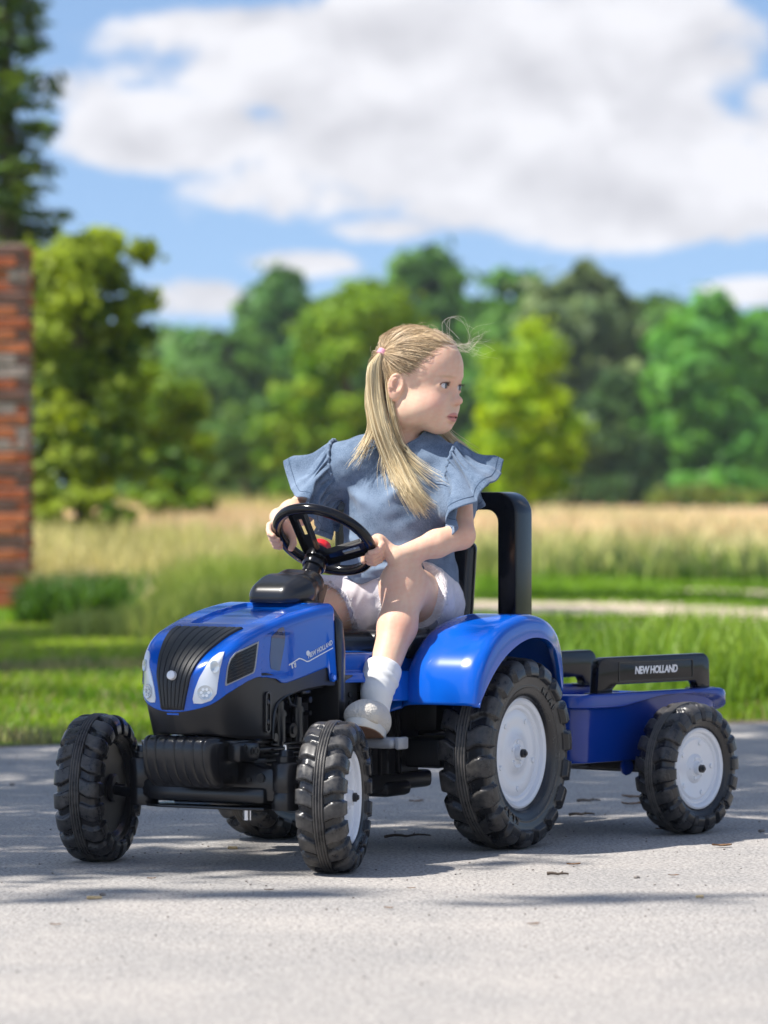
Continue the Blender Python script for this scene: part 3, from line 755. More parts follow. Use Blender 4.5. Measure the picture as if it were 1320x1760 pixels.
for adeg in (-12, 97, 222):
    a = R(adeg); dr = uS*math.cos(a)+yS*math.sin(a); tn = -uS*math.sin(a)+yS*math.cos(a)
    p0 = hubc + dr*.016; p1 = WC - nS*.004 + dr*(WR-.006); ax = p1-p0; Ln = ax.length; ax.normalize(); up = tn.cross(ax).normalized(); up = up if up.dot(nS) > 0 else -up
    n_ = 8; outer = []; inner = []
    def W_(s): return .0165 + .004*s
    o_pts = [(0, -W_(0)), (Ln*.33, -W_(.33)), (Ln*.66, -W_(.66)), (Ln, -W_(1)), (Ln, W_(1)), (Ln*.66, W_(.66)), (Ln*.33, W_(.33)), (0, W_(0))]
    outer = dens(o_pts, 40); c0 = np.array([Ln*.63, 0])
    inner = []
    for p in outer:
        d = p-c0; k = 1/max(abs(d[0])/.020, abs(d[1])/.0062, 1e-6); q = c0+d*k
        q[0] = np.clip(q[0], c0[0]-.0175+.004*(abs(q[1])/.0062)**2*0, c0[0]+.0175); inner.append(q)
    b = MB(); b.ring_plate(outer, inner, lambda u, v, w, p0=p0, ax=ax, tn=tn, up=up: p0+ax*u+tn*v+up*(w-.003), .006)
    for sgn in (-1, 1):
        b.grid([[p0+ax*(Ln*s)+tn*(sgn*(W_(s)-.0005))+up*(-.003-t*.009*(1-.5*s)) for t in (0, 1)] for s in np.linspace(0, 1, 6)])
        b.grid([[p0+ax*(Ln*s)+tn*(sgn*(W_(s)-.0025))+up*(-.003-t*.009*(1-.5*s)) for t in (0, 1)] for s in np.linspace(0, 1, 6)])
        b.grid([[p0+ax*(Ln*s)+tn*(sgn*(W_(s)-.0005-.002*t))+up*(-.003-.009*(1-.5*s)) for t in (0, 1)] for s in np.linspace(0, 1, 6)])
    b.build('spoke', M['gloss_black'], swo)
b = MB(); b.lathe([(.0185, .012), (.0185, .026), (.0165, .030), (.0005, .031)], o=hubc, axis=nS, n=28); b.build('horn_button', M['red'], swo)
b = MB(); b.cyl((-.318, -.018, .533), (-.318, -.032, .537), .003, n=8); b.cyl((-.318, -.032, .537), (-.318, -.035, .538), .0048, n=8); b.build('screw', M['silver'], TR)

# --- front bumper weight, axle beam, kingpins
b = MB(); rows = []
prof = [(.100, .250), (.122, .252), (.136, .246), (.141, .235), (.140, .205), (.132, .182), (.115, .163), (.098, .155), (.06, .153)]
pf = spline(prof, 34)
for j in range(73):
    u = -1+2*j/72; y = u*.079; e = 1-max(0, (abs(u)-.82)/.18)**2.2*.20
    groove = 0
    for c in (-.78, -.52, -.26, 0, .26, .52, .78): groove = max(groove, math.exp(-((u-c)/.022)**2))
    rows.append([(.03+(x-.03)*e*(1-.02*groove) , y, .205+(z-.205)*(e**.6)*(1-.05*groove)) for x, z in pf])
b.grid(rows)
b.build('front_weight', M['satin_black'], TR, angle=60)
b = MB(); b.box((.072, 0, .205), (.09, .150, .088), .012, 3); b.box((.045, .092, .222), (.075, .030, .038), .008, 3); b.box((.045, -.092, .222), (.075, .030, .038), .008, 3)
b.box((.02, 0, .238), (.12, .20, .012), .004); b.build('weight_bracket', M['satin_black'], TR)
for (x, z) in ((.062, .229), (.036, .222), (.022, .222)):
    b = MB(); b.ring_plate([(x+.0065*math.cos(a), z+.0075*math.sin(a)) for a in np.linspace(0, 6.283, 17)[:-1]], [(x+.0038*math.cos(a), z+.0045*math.sin(a)) for a in np.linspace(0, 6.283, 17)[:-1]], lambda u, v, w: (u, .1065+w, v), .0025); b.build('recess_ring', M['satin_black'], TR)
b = MB()
b.prism([(-.17, .128), (-.17, .158), (-.12, .165), (-.09, .200), (.09, .200), (.12, .190), (.17, .190), (.17, .128)], 'x', -.022, .024, .006); b.box((.0, 0, .138), (.07, .26, .03), .008)
b.build('axle_beam', M['satin_black'], TR)
b = MB(); b.cyl((.026, .118, .172), (.0285, .118, .172), .0085, n=18); b.cyl((.026, .092, .167), (.028, .092, .167), .005, n=14); b.build('beam_hole', M['grille'], TR)
for s in (1, -1):
    b = MB(); y = s*.158
    b.lathe([(.0265, .112), (.0275, .116), (.0275, .142), (.0265, .145), (.0285, .150), (.0285, .196), (.026, .200), (.019, .202), (.019, .212), (.015, .213), (.013, .224), (.001, .225)], o=(0, y, 0), axis=(0, 0, 1), n=32)
    b.cyl((0, y, .1275), (0, s*.225, .1375), .0095, n=16); b.build('kingpin', M['satin_black'], TR)
    b = MB(); b.cyl((0, y, .222), (0, y, .232), .0045, n=10); b.cyl((0, y, .231), (0, y, .234), .006, n=6); b.build('screw', M['silver'], TR)
    b = MB(); b.cyl((0, s*.205, .1385), (0, s*.23, .1395), .0065, n=12); b.build('stub_axle', M['silver'], TR)
b = MB(); b.prism([(-.06, -.13), (.035, -.13), (.05, -.09), (.05, .09), (.035, .13), (-.06, .13)], 'z', .112, .117, .001); b.tube([(-.05, -.12, .120), (-.06, 0, .120), (-.05, .12, .120)], .005); b.build('steering_plate', M['satin_black'], TR)
b = MB(); b.cyl((-.06, .035, .085), (-.06, .035, .12), .008, n=12); b.build('steering_pin', M['silver'], TR)

# --- chassis, body, seat
b = MB()
b.box((-.43, 0, .225), (.36, .20, .20), .012); b.box((-.44, 0, .135), (.42, .215, .035), .010); b.box((-.50, .0, .122), (.10, .235, .030), .012)
b.box((-.60, 0, .19), (.10, .36, .06), .012)
b.build('chassis', M['black'], TR)
for x in (-.355, -.40, -.455, -.515):
    b = MB(); b.box((x, .103, .235), (.012 if x != -.455 else .03, .014, .17), .004); b.build('chassis_rib', M['satin_black'], TR)
b = MB(); b.prism([(-.25, .19), (-.25, .345), (-.33, .345), (-.34, .19)], 'y', .09, .118, .004); b.prism([(-.25, .19), (-.25, .345), (-.33, .345), (-.34, .19)], 'y', -.118, -.09, .004); b.build('side_plate', M['black'], TR)
for z in (.315, .298):
    for x in (-.275, -.30): 
        b = MB(); b.cyl((x, .117, z), (x, .121, z), .0055, n=12); b.build('bolt', M['satin_black'], TR)
b = MB(); b.cyl((-.415, .105, .303), (-.415, .122, .303), .006, n=6); b.build('nut', M['silver'], TR)
def body_shell():
    b = MB(); n = 40; rows = []
    for i in range(n+1):
        x = -.60 + .34*i/n; f = i/n
        yo = .165 - .058*sstep(.50, .95, f)
        zt_ = .392; zm = .362 - .0*f; lo = .300 + .038*sstep(.62, .80, f)
        prof = [(0, zt_), (yo-.045, zt_), (yo-.036, zt_-.004), (yo-.032, zm), (yo-.028, zm-.004), (yo-.004, zm-.006), (yo, zm-.012), (yo+.010, lo+.004), (yo+.011, lo)]
        rows.append([(x, -y, z) for y, z in prof[::-1]] + [(x, y, z) for y, z in prof[1:]])
    b.grid(rows); return b.mesh('seat_base', angle=40)
sb = link('seat_base', body_shell(), M['blue'], TR); s_ = sb.modifiers.new('thickness', 'SOLIDIFY'); s_.thickness = .004
b = MB(); b.prism([(-.285, .318), (-.283, .345), (-.292, .352), (-.345, .352), (-.352, .345), (-.350, .318)], 'y', .106, .1165, .002); b.build('step_pad', M['black'], TR)
# fenders
FO = spline([(-.425, .292), (-.430, .32), (-.447, .365), (-.480, .405), (-.53, .438), (-.60, .457), (-.66, .461), (-.72, .453), (-.775, .432), (-.818, .398), (-.846, .355), (-.856, .318)], 60)
FI = spline([(-.432, .290), (-.468, .33), (-.505, .362), (-.555, .392), (-.62, .414), (-.67, .419), (-.72, .412), (-.765, .392), (-.80, .362), (-.825, .330), (-.838, .305)], 60)
for s in (1, -1):
    b = MB(); rows = []
    for i in range(60):
        f = i/59; yo = .328 - .030*sstep(.6, 1, f); xo, zo = FO[i]; xi, zi = FI[i]
        c = np.array([-.65, .22]); d = np.array([xo, zo])-c; d /= np.linalg.norm(d)
        row = []
        yin = .160
        row.append((xo-d[0]*.055*sstep(0, .25, f), s*(yin-.028), zo-d[1]*.055))
        row.append((xo-d[0]*.030, s*(yin-.012), zo-d[1]*.030))
        row.append((xo-d[0]*.012, s*(yin+.004), zo-d[1]*.012)); row.append((xo-d[0]*.004, s*(yin+.016), zo-d[1]*.004)); row.append((xo, s*(yin+.034), zo))
        for y in np.linspace(yin+.05, yo-.022, 5): row.append((xo+d[0]*.002, s*y, zo+d[1]*.002))
        for a in (20, 40, 60, 80, 90): aa = R(a); row.append((xo-d[0]*.016*(1-math.cos(aa)), s*(yo-.018+.018*math.sin(aa)), zo-d[1]*.016*(1-math.cos(aa))))
        ex = max(0, ((xo-d[0]*.016)-xi)); 
        row.append(((xo-d[0]*.016+xi)/2, s*(yo+.001), (zo-d[1]*.016+zi)/2)); row.append((xi, s*(yo+.001), zi)); row.append((xi+d[0]*-.001, s*(yo-.012), zi-.001))
        rows.append(row)
    b.grid(rows); o = b.build('fender', M['blue'], TR, angle=50); s_ = o.modifiers.new('thickness', 'SOLIDIFY'); s_.thickness = .003; s_.offset = 0
b = MB(); b.box((-.70, 0, .30), (.22, .30, .15), .02); b.build('rear_body', M['black'], TR)
# seat
seat = SDF()
def seatf(P):
    x, y, z = P[:, 0], P[:, 1], P[:, 2]
    def rb(c, h, r): q = np.abs(P-np.array(c))-np.array(h)+r; return np.linalg.norm(np.maximum(q, 0), axis=1)+np.minimum(q.max(1), 0)-r
    base = rb((-.62, 0, .405), (.135, .150, .028), .024)
    Pb = P.copy(); Pb[:, 0] += .22*(z-.42)**1.0*.55
    q = np.abs(Pb-np.array((-.752+.0, 0, .497)))-np.array((.020, .136, .110))+.018
    back = np.linalg.norm(np.maximum(q, 0), axis=1)+np.minimum(q.max(1), 0)-.018
    k = .03; h = np.maximum(k-np.abs(base-back), 0)/k; d = np.minimum(base, back)-h*h*k*.25
    dish = np.sqrt(((x+.64)/.11)**2+(y/.115)**2+((z-.455)/.035)**2)-1
    return np.maximum(d, -dish*.03)
seat.add(seatf, (-.66, 0, .48), .4)
P_, Q_ = seat.mesh('seat', (-.84, -.18, .36), (-.46, .18, .64), .004)
link('seat', qmesh('seat', P_, Q_), M['satin_black'], TR)
b = MB(); b.box((-.56, 0, .392), (.06, .12, .03), .006); b.box((-.70, 0, .385), (.10, .18, .03), .006); b.build('seat_rail', M['black'], TR)
# roll bar
def rb_poly():
    yo, yi, zb_, zo, zi = .213, .170, .440, .706, .670; r1, r2 = .045, .026
    P = [(-yo, zb_)]
    for k in range(9): a = R(180-90*k/8); P.append((-yo+r1+r1*math.cos(a), zo-r1+r1*math.sin(a)))
    for k in range(9): a = R(90-90*k/8); P.append((yo-r1+r1*math.cos(a), zo-r1+r1*math.sin(a)))
    P.append((yo, zb_)); P.append((yi, zb_))
    for k in range(9): a = R(90*k/8); P.append((yi-r2+r2*math.cos(a), zi-r2+r2*math.sin(a)))
    for k in range(9): a = R(90+90*k/8); P.append((-yi+r2+r2*math.cos(a), zi-r2+r2*math.sin(a)))
    P.append((-yi, zb_)); return P
b = MB(); b.prism(rb_poly(), 'x', -.872, -.802, .004, 3); b.build('roll_bar', M['gloss_black'], TR, angle=30)
# pedals and cranks
for s, (x, z) in ((1, (-.335, .222)), (-1, (-.385, .150))):
    b = MB(); b.cyl((-.36, s*.10, .186), (-.36, s*.128, .186), .012, n=16); b.tube([(-.36, s*.124, .186), (x, s*.130, z), (x, s*.205, z)], .0065, n=10); b.build('crank', M['silver'], TR)
    b = MB(); b.box((x, s*.172, z), (.062, .075, .020), .008, 3); b.box((x, s*.214, z), (.040, .010, .024), .004); b.build('pedal', M['grey'], TR)
# tow hitch
b = MB(); b.box((-.84, 0, .205), (.16, .05, .025), .006); b.cyl((-.90, 0, .19), (-.90, 0, .235), .010, n=14); b.build('tow_hitch', M['black'], TR)

# ------------------------------------------------------------------ trailer
TL = root('toy_trailer', RM, 'small blue two-wheeled toy trailer with black side handles hitched behind the pedal tractor', 'trailer')
for s in (1, -1): wheel(TL, (0, s*.250, .135), s, scale=.964, spin=.3*s, name='wheel')
def trailer_body():
    b = MB(); out = rrect(-.262, .30, -.188, .188, .055, 8); out = dens(out, 120); rows = []
    for (x, y) in out:
        lip = .262 + .018*sstep(.26, .05, x)*sstep(-.05, .1, x)*0
        lz = np.interp(x, [-.27, -.235, -.19, -.10, 0, .08, .14, .20, .30], [.238, .262, .278, .287, .283, .272, .264, .264, .266])
        s = .90; top = .2935 - .004*(x < -.20)*((-.2-x)/.06)**2*4
        inn = lambda k, e=1.0: (x*(.02+.98*k) if abs(x) > .2 else x*k**.3, y*k)
        P = lambda k, z: (x*(1-(1-k)*.75), y*k, z)
        rows.append([P(.80, .150), P(.865, .152), P(.875, .160), P(.89, .25), P(.90, lz-.004), P(.975, lz-.001), P(1.0, lz+.002), P(1.0, top-.008), P(.99, top-.002), P(.97, top), P(.90, top), P(.88, top-.004), P(.87, .17)])
    rows.append(rows[0]); b.grid(rows); bmesh.ops.remove_doubles(b.bm, verts=b.bm.verts, dist=1e-6)
    bottom = [v for v in b.bm.verts if abs(v.co.z-.150) < 1e-5]; inner = [v for v in b.bm.verts if abs(v.co.z-.17) < 1e-5]
    bmesh.ops.contextual_create(b.bm, geom=list({e for v in inner for e in v.link_edges if all(w in set(inner) for w in e.verts)}))
    bmesh.ops.contextual_create(b.bm, geom=list({e for v in bottom for e in v.link_edges if all(w in set(bottom) for w in e.verts)}))
    return b.mesh('load_bed', angle=35)
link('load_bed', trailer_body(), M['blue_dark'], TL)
for s in (1, -1):
    y0 = s*.150 - .011
    op = []; 
    outer = [(.190, .286), (.186, .330)] + [(.160+.026*math.cos(a), .340+.026*math.sin(a)) for a in np.linspace(.2, 1.57, 7)] + [(-.178+.026*math.cos(a), .340+.026*math.sin(a)) for a in np.linspace(1.57, 2.95, 7)] + [(-.205, .286), (-.160, .286), (-.160, .300), (-.152, .309), (.122, .309), (.136, .300), (.140, .286)]
    b = MB(); b.prism(outer, 'y', y0, y0+.022, .003, 2)
    h = b.build('side_handle', M['gloss_black'], TL, angle=35)
    b = MB(); b.ring_plate(rrect(-.142, .118, .315, .355, .004), rrect(-.140, .116, .317, .353, .0035), lambda u, v, w, s=s: (u, s*.150 + s*(.0112+w*1.0), v), .0012); b.build('handle_frame', M['satin_black'], h)
    b = MB(); b.box((.166, s*.150, .2915), (.066, .034, .005), .002); b.box((-.184, s*.150, .2915), (.066, .034, .005), .002); b.build('handle_foot', M['gloss_black'], h)
    me = text_mesh('NEW HOLLAND', .0215, .0004, .0007, .12, .92)
    for v in me.vertices: u, w, t = v.co; v.co = (-s*u - .012, s*(.1618+t), .336+w)
    link('brand_lettering', me, M['decal'], h)
b = MB(); b.box((0, 0, .138), (.07, .36, .022), .006); b.box((.16, 0, .14), (.44, .05, .02), .006); b.box((.40, 0, .16), (.12, .04, .018), .005); b.cyl((.0, -.21, .130), (.0, .21, .130), .009, n=14)
b.build('axle_frame', M['black'], TL)
for s in (1, -1):
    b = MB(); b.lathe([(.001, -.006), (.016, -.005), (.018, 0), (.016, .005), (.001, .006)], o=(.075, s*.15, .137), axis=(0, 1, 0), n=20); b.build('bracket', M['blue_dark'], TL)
print('tractor', time.time()-T0)

# ------------------------------------------------------------------ the girl (coordinates of the tractor frame)
M['skin'] = new_mat('skin', rough=.52, spec=.28); attr_color(M['skin'])
_b = M['skin'].node_tree.nodes['Principled BSDF']; _b.inputs['Subsurface Weight'].default_value = .22; _b.inputs['Subsurface Radius'].default_value = (.010, .0035, .0015); _b.inputs['Subsurface Scale'].default_value = 1.0
add_bump(M['skin'], 700, .10, .0004, 2)
M['denim'] = new_mat('washed_denim', (.10, .19, .33), .85, spec=.15)
def denim_nodes(mt, c1, c2, weave=1.):
    N, L, b = nodes_of(mt); tc = N.new('ShaderNodeTexCoord')
    n = N.new('ShaderNodeTexNoise'); n.inputs['Scale'].default_value = 28; n.inputs['Detail'].default_value = 6; n.inputs['Roughness'].default_value = .65
    n2 = N.new('ShaderNodeTexNoise'); n2.inputs['Scale'].default_value = 520; n2.inputs['Detail'].default_value = 2
    L.new(tc.outputs['Object'], n.inputs['Vector']); L.new(tc.outputs['Object'], n2.inputs['Vector'])
    ad = N.new('ShaderNodeMath'); ad.operation = 'MULTIPLY_ADD'; L.new(n2.outputs['Fac'], ad.inputs[0]); ad.inputs[1].default_value = .7; L.new(n.outputs['Fac'], ad.inputs[2])
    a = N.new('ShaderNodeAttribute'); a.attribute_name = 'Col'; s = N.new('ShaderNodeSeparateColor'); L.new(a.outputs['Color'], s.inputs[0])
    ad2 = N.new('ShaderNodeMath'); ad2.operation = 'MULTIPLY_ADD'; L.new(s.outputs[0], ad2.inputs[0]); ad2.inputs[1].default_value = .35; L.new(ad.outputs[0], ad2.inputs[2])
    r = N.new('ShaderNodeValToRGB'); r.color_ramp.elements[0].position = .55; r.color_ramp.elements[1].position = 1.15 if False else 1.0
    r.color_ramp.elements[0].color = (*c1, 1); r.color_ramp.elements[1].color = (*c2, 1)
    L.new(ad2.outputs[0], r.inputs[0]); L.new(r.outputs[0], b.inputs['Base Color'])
    bp = N.new('ShaderNodeBump'); bp.inputs['Strength'].default_value = .35*weave; bp.inputs['Distance'].default_value = .0006; L.new(n2.outputs['Fac'], bp.inputs['Height']); L.new(bp.outputs[0], b.inputs['Normal'])
    b.inputs['Sheen Weight'].default_value = .15
denim_nodes(M['denim'], (.066, .104, .165), (.18, .24, .33))
M['white_denim'] = new_mat('white_denim', (.72, .68, .70), .9, spec=.1); denim_nodes(M['white_denim'], (.60, .55, .57), (.76, .72, .74), .7)
M['sock'] = new_mat('white_cotton', (.80, .79, .77), .9, spec=.1); add_bump(M['sock'], 500, .5, .0008, 2)
M['shoe'] = new_mat('cream_mesh_shoe', (.66, .61, .53), .85, spec=.2); add_bump(M['shoe'], 240, 1., .0025, 1)
M['sole'] = new_mat('brown_rubber_sole', (.20, .11, .07), .7, spec=.3); add_bump(M['sole'], 300, .5, .001, 2)
M['solewhite'] = new_mat('white_rubber', (.70, .68, .62), .5)
M['hair'] = new_mat('blond_hair', rough=.42, spec=.35); attr_color(M['hair'])
M['thread'] = new_mat('frayed_thread', (.82, .80, .80), .9)
M['seam'] = new_mat('dark_stitching', (.035, .07, .13), .9)
M['tie'] = new_mat('pink_hair_tie', (.72, .34, .44), .7)
PO = np.array([-.66, .0, .43])
PERSON = root('person', TM @ Matrix.Translation(Vector(PO)), 'blond girl with a pigtail, denim ruffle top and white shorts sitting on the tractor', 'girl')
def plink(name, me, mat, parent=None):
    o = link(name, me, mat, parent or PERSON)
    if parent is None: o.location = tuple(-PO)
    return o
# head frame: forward, left, up
HC = np.array([-.652, .066, .921])
def rot(yaw, pitch, roll):
    return np.array((Matrix.Rotation(yaw, 3, 'Z') @ Matrix.Rotation(pitch, 3, 'Y') @ Matrix.Rotation(roll, 3, 'X')))
HR = rot(R(92), R(3), R(-3))       # columns: forward, left, up
def Hd(f, l, u): return HC + HR @ np.array([f, l, u])
LS, RS = np.array([-.675, .140, .757]), np.array([-.600, -.078, .762])       # shoulder joints
LE, RE = np.array([-.588, .205, .620]), np.array([-.560, -.148, .668])       # elbows
# steering wheel grips
def rim(a): a = R(a); return np.array(WC + (uS*math.cos(a)+yS*math.sin(a))*WR)
def rimframe(a):
    a = R(a); t = np.array(-uS*math.sin(a)+yS*math.cos(a)); r = np.array(uS*math.cos(a)+yS*math.sin(a)); return t, r, np.array(nS)
body = SDF()
# trunk
body.ell((-.680, .01, .475), (.085, .105, .075)).ell((-.672, .016, .560), (.068, .088, .09), k=.04).ell((-.655, .024, .665), (.065, .093, .10), k=.04)
body.rc(LS+np.array([.01, -.02, 0]), RS+np.array([-.005, .02, 0]), .036, .036, .03).ell((-.640, .036, .780), (.044, .055, .024), k=.03)
# neck and head
body.rc((-.645, .028, .770), Hd(-.022, 0, -.045), .036, .036, .025)
HRm = HR
def hell(c, r, k=.01, op='u', Rl=None): body.ell(Hd(*c), r, HRm if Rl is None else HRm @ Rl, k, op)
hell((-.002, 0, .034), (.088, .072, .076)); hell((.030, 0, -.030), (.055, .051, .057), .03); hell((.028, 0, .035), (.063, .060, .060), .03)
for s in (1, -1):
    hell((.050, s*.031, -.040), (.031, .026, .030), .025); hell((-.002, s*.040, -.052), (.045, .024, .030), .03)
hell((.060, 0, -.078), (.023, .024, .018), .022)
hell((.072, 0, -.057), (.018, .024, .020), .018)                                      # muzzle
for s in (1, -1): hell((.099, s*.030, .000), (.020, .019, .013), .016, 's')             # eye sockets
hell((.077, 0, .018), (.012, .032, .010), .015)                                        # brow
body.rc(Hd(.077, 0, .004), Hd(.0935, 0, -.026), .0065, .0078, .010)                     # nose
body.rc(Hd(.0935, 0, -.027), Hd(.0990, 0, -.0285), .0082, .0076, .006)
for s in (1, -1): body.rc(Hd(.086, s*.0095, -.0325), Hd(.091, s*.006, -.0325), .0062, .0060, .005)
for s in (1, -1): body.rc(Hd(.0935, s*.0045, -.0385), Hd(.0965, s*.0045, -.037), .0022, .0016, .002, 's')
EY = [Hd(.0715, s*.0305, -.001) for s in (1, -1)]
for e, s in zip(EY, (1, -1)):
    body.ell(e, (.0152, .0150, .0150), HRm, .006)
    body.ell(e + HRm @ np.array([.0135, s*.0015, .0003]), (.010, .0130, .0058), HRm @ rot(0, 0, -s*R(4)), .0015, 's')
# lips
hell((.0790, 0, -.0568), (.0130, .0215, .0043), .005); hell((.0775, 0, -.0662), (.0125, .0180, .0052), .005)
body.rc(Hd(.0805, -.022, -.0622), Hd(.0945, 0, -.0610), .0020, .0020, .002, 's'); body.rc(Hd(.0805, .022, -.0622), Hd(.0945, 0, -.0610), .0020, .0020, .002, 's')
hell((.089, 0, -.0765), (.008, .016, .004), .006, 's')
# ears
for s in (1, -1):
    Re = rot(s*R(-24), R(8), 0) 
    c = np.array([-.008, s*.0715, -.010])
    hell(c, (.0155, .0050, .0255), .006, 'u', Re); hell(c+np.array([-.003, -s*.003, -.020]), (.009, .005, .009), .005, 'u', Re)
    ring = [c + Re @ np.array([.0130*math.cos(t)*1.02, s*.0030, .006+.0185*math.sin(t)]) for t in np.linspace(-.6, 4.0, 14)]
    for p, q in zip(ring[:-1], ring[1:]): body.rc(Hd(*p), Hd(*q), .0029, .0029, .002)
    hell(c + np.array([.001, s*.0075, .001]), (.0075, .0055, .0125), .004, 's', Re)
    hell(c + Re @ np.array([.011, s*.003, -.006]), (.004, .003, .005), .004, 'u', Re)
    ring = [c + Re @ np.array([-.002+.006*math.cos(t), s*.0042, .006+.0105*math.sin(t)]) for t in np.linspace(1.6, 4.4, 8)]
    for p, q in zip(ring[:-1], ring[1:]): body.rc(Hd(*p), Hd(*q), .0020, .0020, .003)
# arms
def hand(a, wrist, elbow, side, spread, knuck):
    # fingers wrap the wheel rim at angle a (deg); side: which way the fingers stack along the rim
    t, r, n = rimframe(a); c = rim(a); rt = TUBE
    def on(phi, off, along): return c + t*along*side + (r*math.cos(phi)+n*math.sin(phi))*off
    palm = on(R(knuck+35), rt+.0125, .0); 
    body.ell(palm, (.0175, .0235, .0135), np.stack([np.cross(t, r*math.cos(R(knuck+35))+n*math.sin(R(knuck+35))), t, r*math.cos(R(knuck+35))+n*math.sin(R(knuck+35))], 1), .010)
    body.rc(palm, wrist, .0150, .0165, .010)
    for i, (al, ln, rr) in enumerate(((.0175, .92, .0064), (.0055, 1., .0067), (-.0065, .96, .0064), (-.0180, .82, .0057))):
        phis = [knuck+22, knuck-12, knuck-55*ln, knuck-100*ln, knuck-140*ln]
        offs = [rt+.0105, rt+.0105, rt+.0065, rt+.0060, rt+.0055]
        pts = [on(R(p), o, al*(1-.0*j)) for j, (p, o) in enumerate(zip(phis, offs))]
        body.chain(pts, [rr+.0006, rr+.0008, rr+.0002, rr, rr*.88], .004, .002)
    pts = [on(R(knuck+75), rt+.012, .012), on(R(knuck+95), rt+.0105, .022), on(R(knuck+130), rt+.008, .029), on(R(knuck+165), rt+.0065, .032)]
    body.chain(pts, [.0095, .0082, .0072, .0062], .008, .003)
LW = np.array([-.462, .130, .578]); RW = np.array([-.437, -.124, .655])
body.rc(LS, LE, .033, .0265, .02); 
mid = LE*.62+LW*.38; body.rc(LE, mid, .0265, .0262, .010); body.rc(mid, LW, .0262, .0178, .012)
body.rc(RS, RE, .033, .028, .02); mid = RE*.62+RW*.38; body.rc(RE, mid, .0275, .0265, .010); body.rc(mid, RW, .0265, .0180, .012)
hand(111, LW, LE, 1, 1, 35); hand(-82, RW, RE, -1, 1, 35)
# legs
LH, LK, LA = np.array([-.690, .066, .478]), np.array([-.503, .124, .520]), np.array([-.354, .148, .318])
RH, RK, RAk = np.array([-.690, -.040, .475]), np.array([-.455, -.105, .462]), np.array([-.400, -.150, .235])
body.rc(LH, LK, .064, .047, .03); body.ell(LK+np.array([.010, .0, .004]), (.044, .039, .042), None, .02)
body.rc(LK+np.array([-.002, 0, -.006]), LK*.62+LA*.38+np.array([-.010, .002, 0]), .040, .0358, .02); body.rc(LK*.62+LA*.38+np.array([-.010, .002, 0]), LA, .0358, .0255, .02)
body.rc(RH, RK, .064, .046, .03); body.ell(RK, (.044, .042, .044), None, .02); body.rc(RK, RAk, .040, .026, .02)
def foot(A, toe, heel):
    body.rc(A, heel, .024, .021, .012); body.rc(heel, toe*.8+heel*.2, .019, .012, .012)
foot(LA, np.array([-.238, .180, .291]), np.array([-.346, .149, .262])); foot(RAk, np.array([-.31, -.165, .185]), np.array([-.41, -.155, .185]))
P_, Q_ = body.mesh('body', (-.82, -.25, .14), (-.20, .30, 1.06), .0024, zfine=(.815, .0015))
q = (P_-HC) @ HR; f_, l_, u_ = q.T
col = np.tile(np.array([.755, .485, .345]), (len(P_), 1)); ishead = u_ > -.09
def tint(mask, c):
    global col
    mask = np.clip(mask, 0, 1)[:, None]; col = col*(1-mask) + np.array(c)*mask
nz = fnoise(P_, 60, 3, 2); col *= (1+.035*nz)[:, None]; col[:, 1:] *= (1-.05*fnoise(P_, 25, 6, 2)-.035*fnoise(P_, 320, 9, 2))[:, None]
g3 = lambda c, r: np.exp(-(((f_-c[0])/r[0])**2+((l_-c[1])/r[1])**2+((u_-c[2])/r[2])**2))
for s in (1, -1): tint(.45*g3((.062, s*.043, -.036), (.03, .020, .022)), (.68, .25, .22)); tint(.35*g3((-.008, s*.075, -.01), (.02, .012, .028)), (.72, .28, .20))
tint(.35*g3((.1, 0, -.032), (.012, .012, .010)), (.72, .32, .25))
for s in (1, -1): tint(.40*g3((.085, s*.028, -.013), (.012, .014, .006)), (.50, .27, .25))
lip = (1-sstep(.85, 1.1, np.sqrt(((l_)/.0225)**2 + ((u_+.0615)/.0092)**2)))*(f_ > .070); tint(lip*.72, (.52, .16, .16))
tint(sstep(.2, 1, np.exp(-((u_+.0615)/.0014)**2)*(np.abs(l_) < .0225)*(f_ > .070))*.8, (.22, .05, .05))
for s in (1, -1): tint(.50*np.exp(-(((l_-s*.031)/.015)**2+((u_-.0165-.10*(.014-np.abs(l_*s-.031)))/.0028)**2))*(f_ > .06), (.36, .22, .12))
for e, s in zip(EY, (1, -1)):
    qq = (P_-e) @ HR; el = np.sqrt(((qq[:, 1]-s*.0015)/.0128)**2+((qq[:, 2]-.0003)/.0062)**2)
    tint((np.exp(-((el-1.02)/.20)**2)*(qq[:, 2] > -.0003)*(qq[:, 0] > .004))*.92, (.07, .035, .025)); tint((np.exp(-((el-1.0)/.16)**2)*(qq[:, 2] <= -.0003)*(qq[:, 0] > .004))*.3, (.35, .15, .11))
tint(.20*np.exp(-(np.linalg.norm(P_-LE, axis=1)/.035)**2), (.70, .30, .22)); tint(.16*np.exp(-((P_[:, 2]-.44)/.05)**2)*(P_[:, 0] > -.5), (.72, .36, .26))
# knees and fingertips rosier, nails are too small to build
tint(.28*np.exp(-(np.linalg.norm(P_-(LK+np.array([.04, 0, .02])), axis=1)/.03)**2), (.70, .32, .24))
for c in (rim(111), rim(-82)): tint(.30*np.exp(-(np.linalg.norm(P_-c, axis=1)/.035)**4), (.68, .30, .23))
BODY = plink('body', qmesh('body', P_, Q_, col), M['skin'])
print('body', len(P_), time.time()-T0)
BV, BQ = P_, Q_
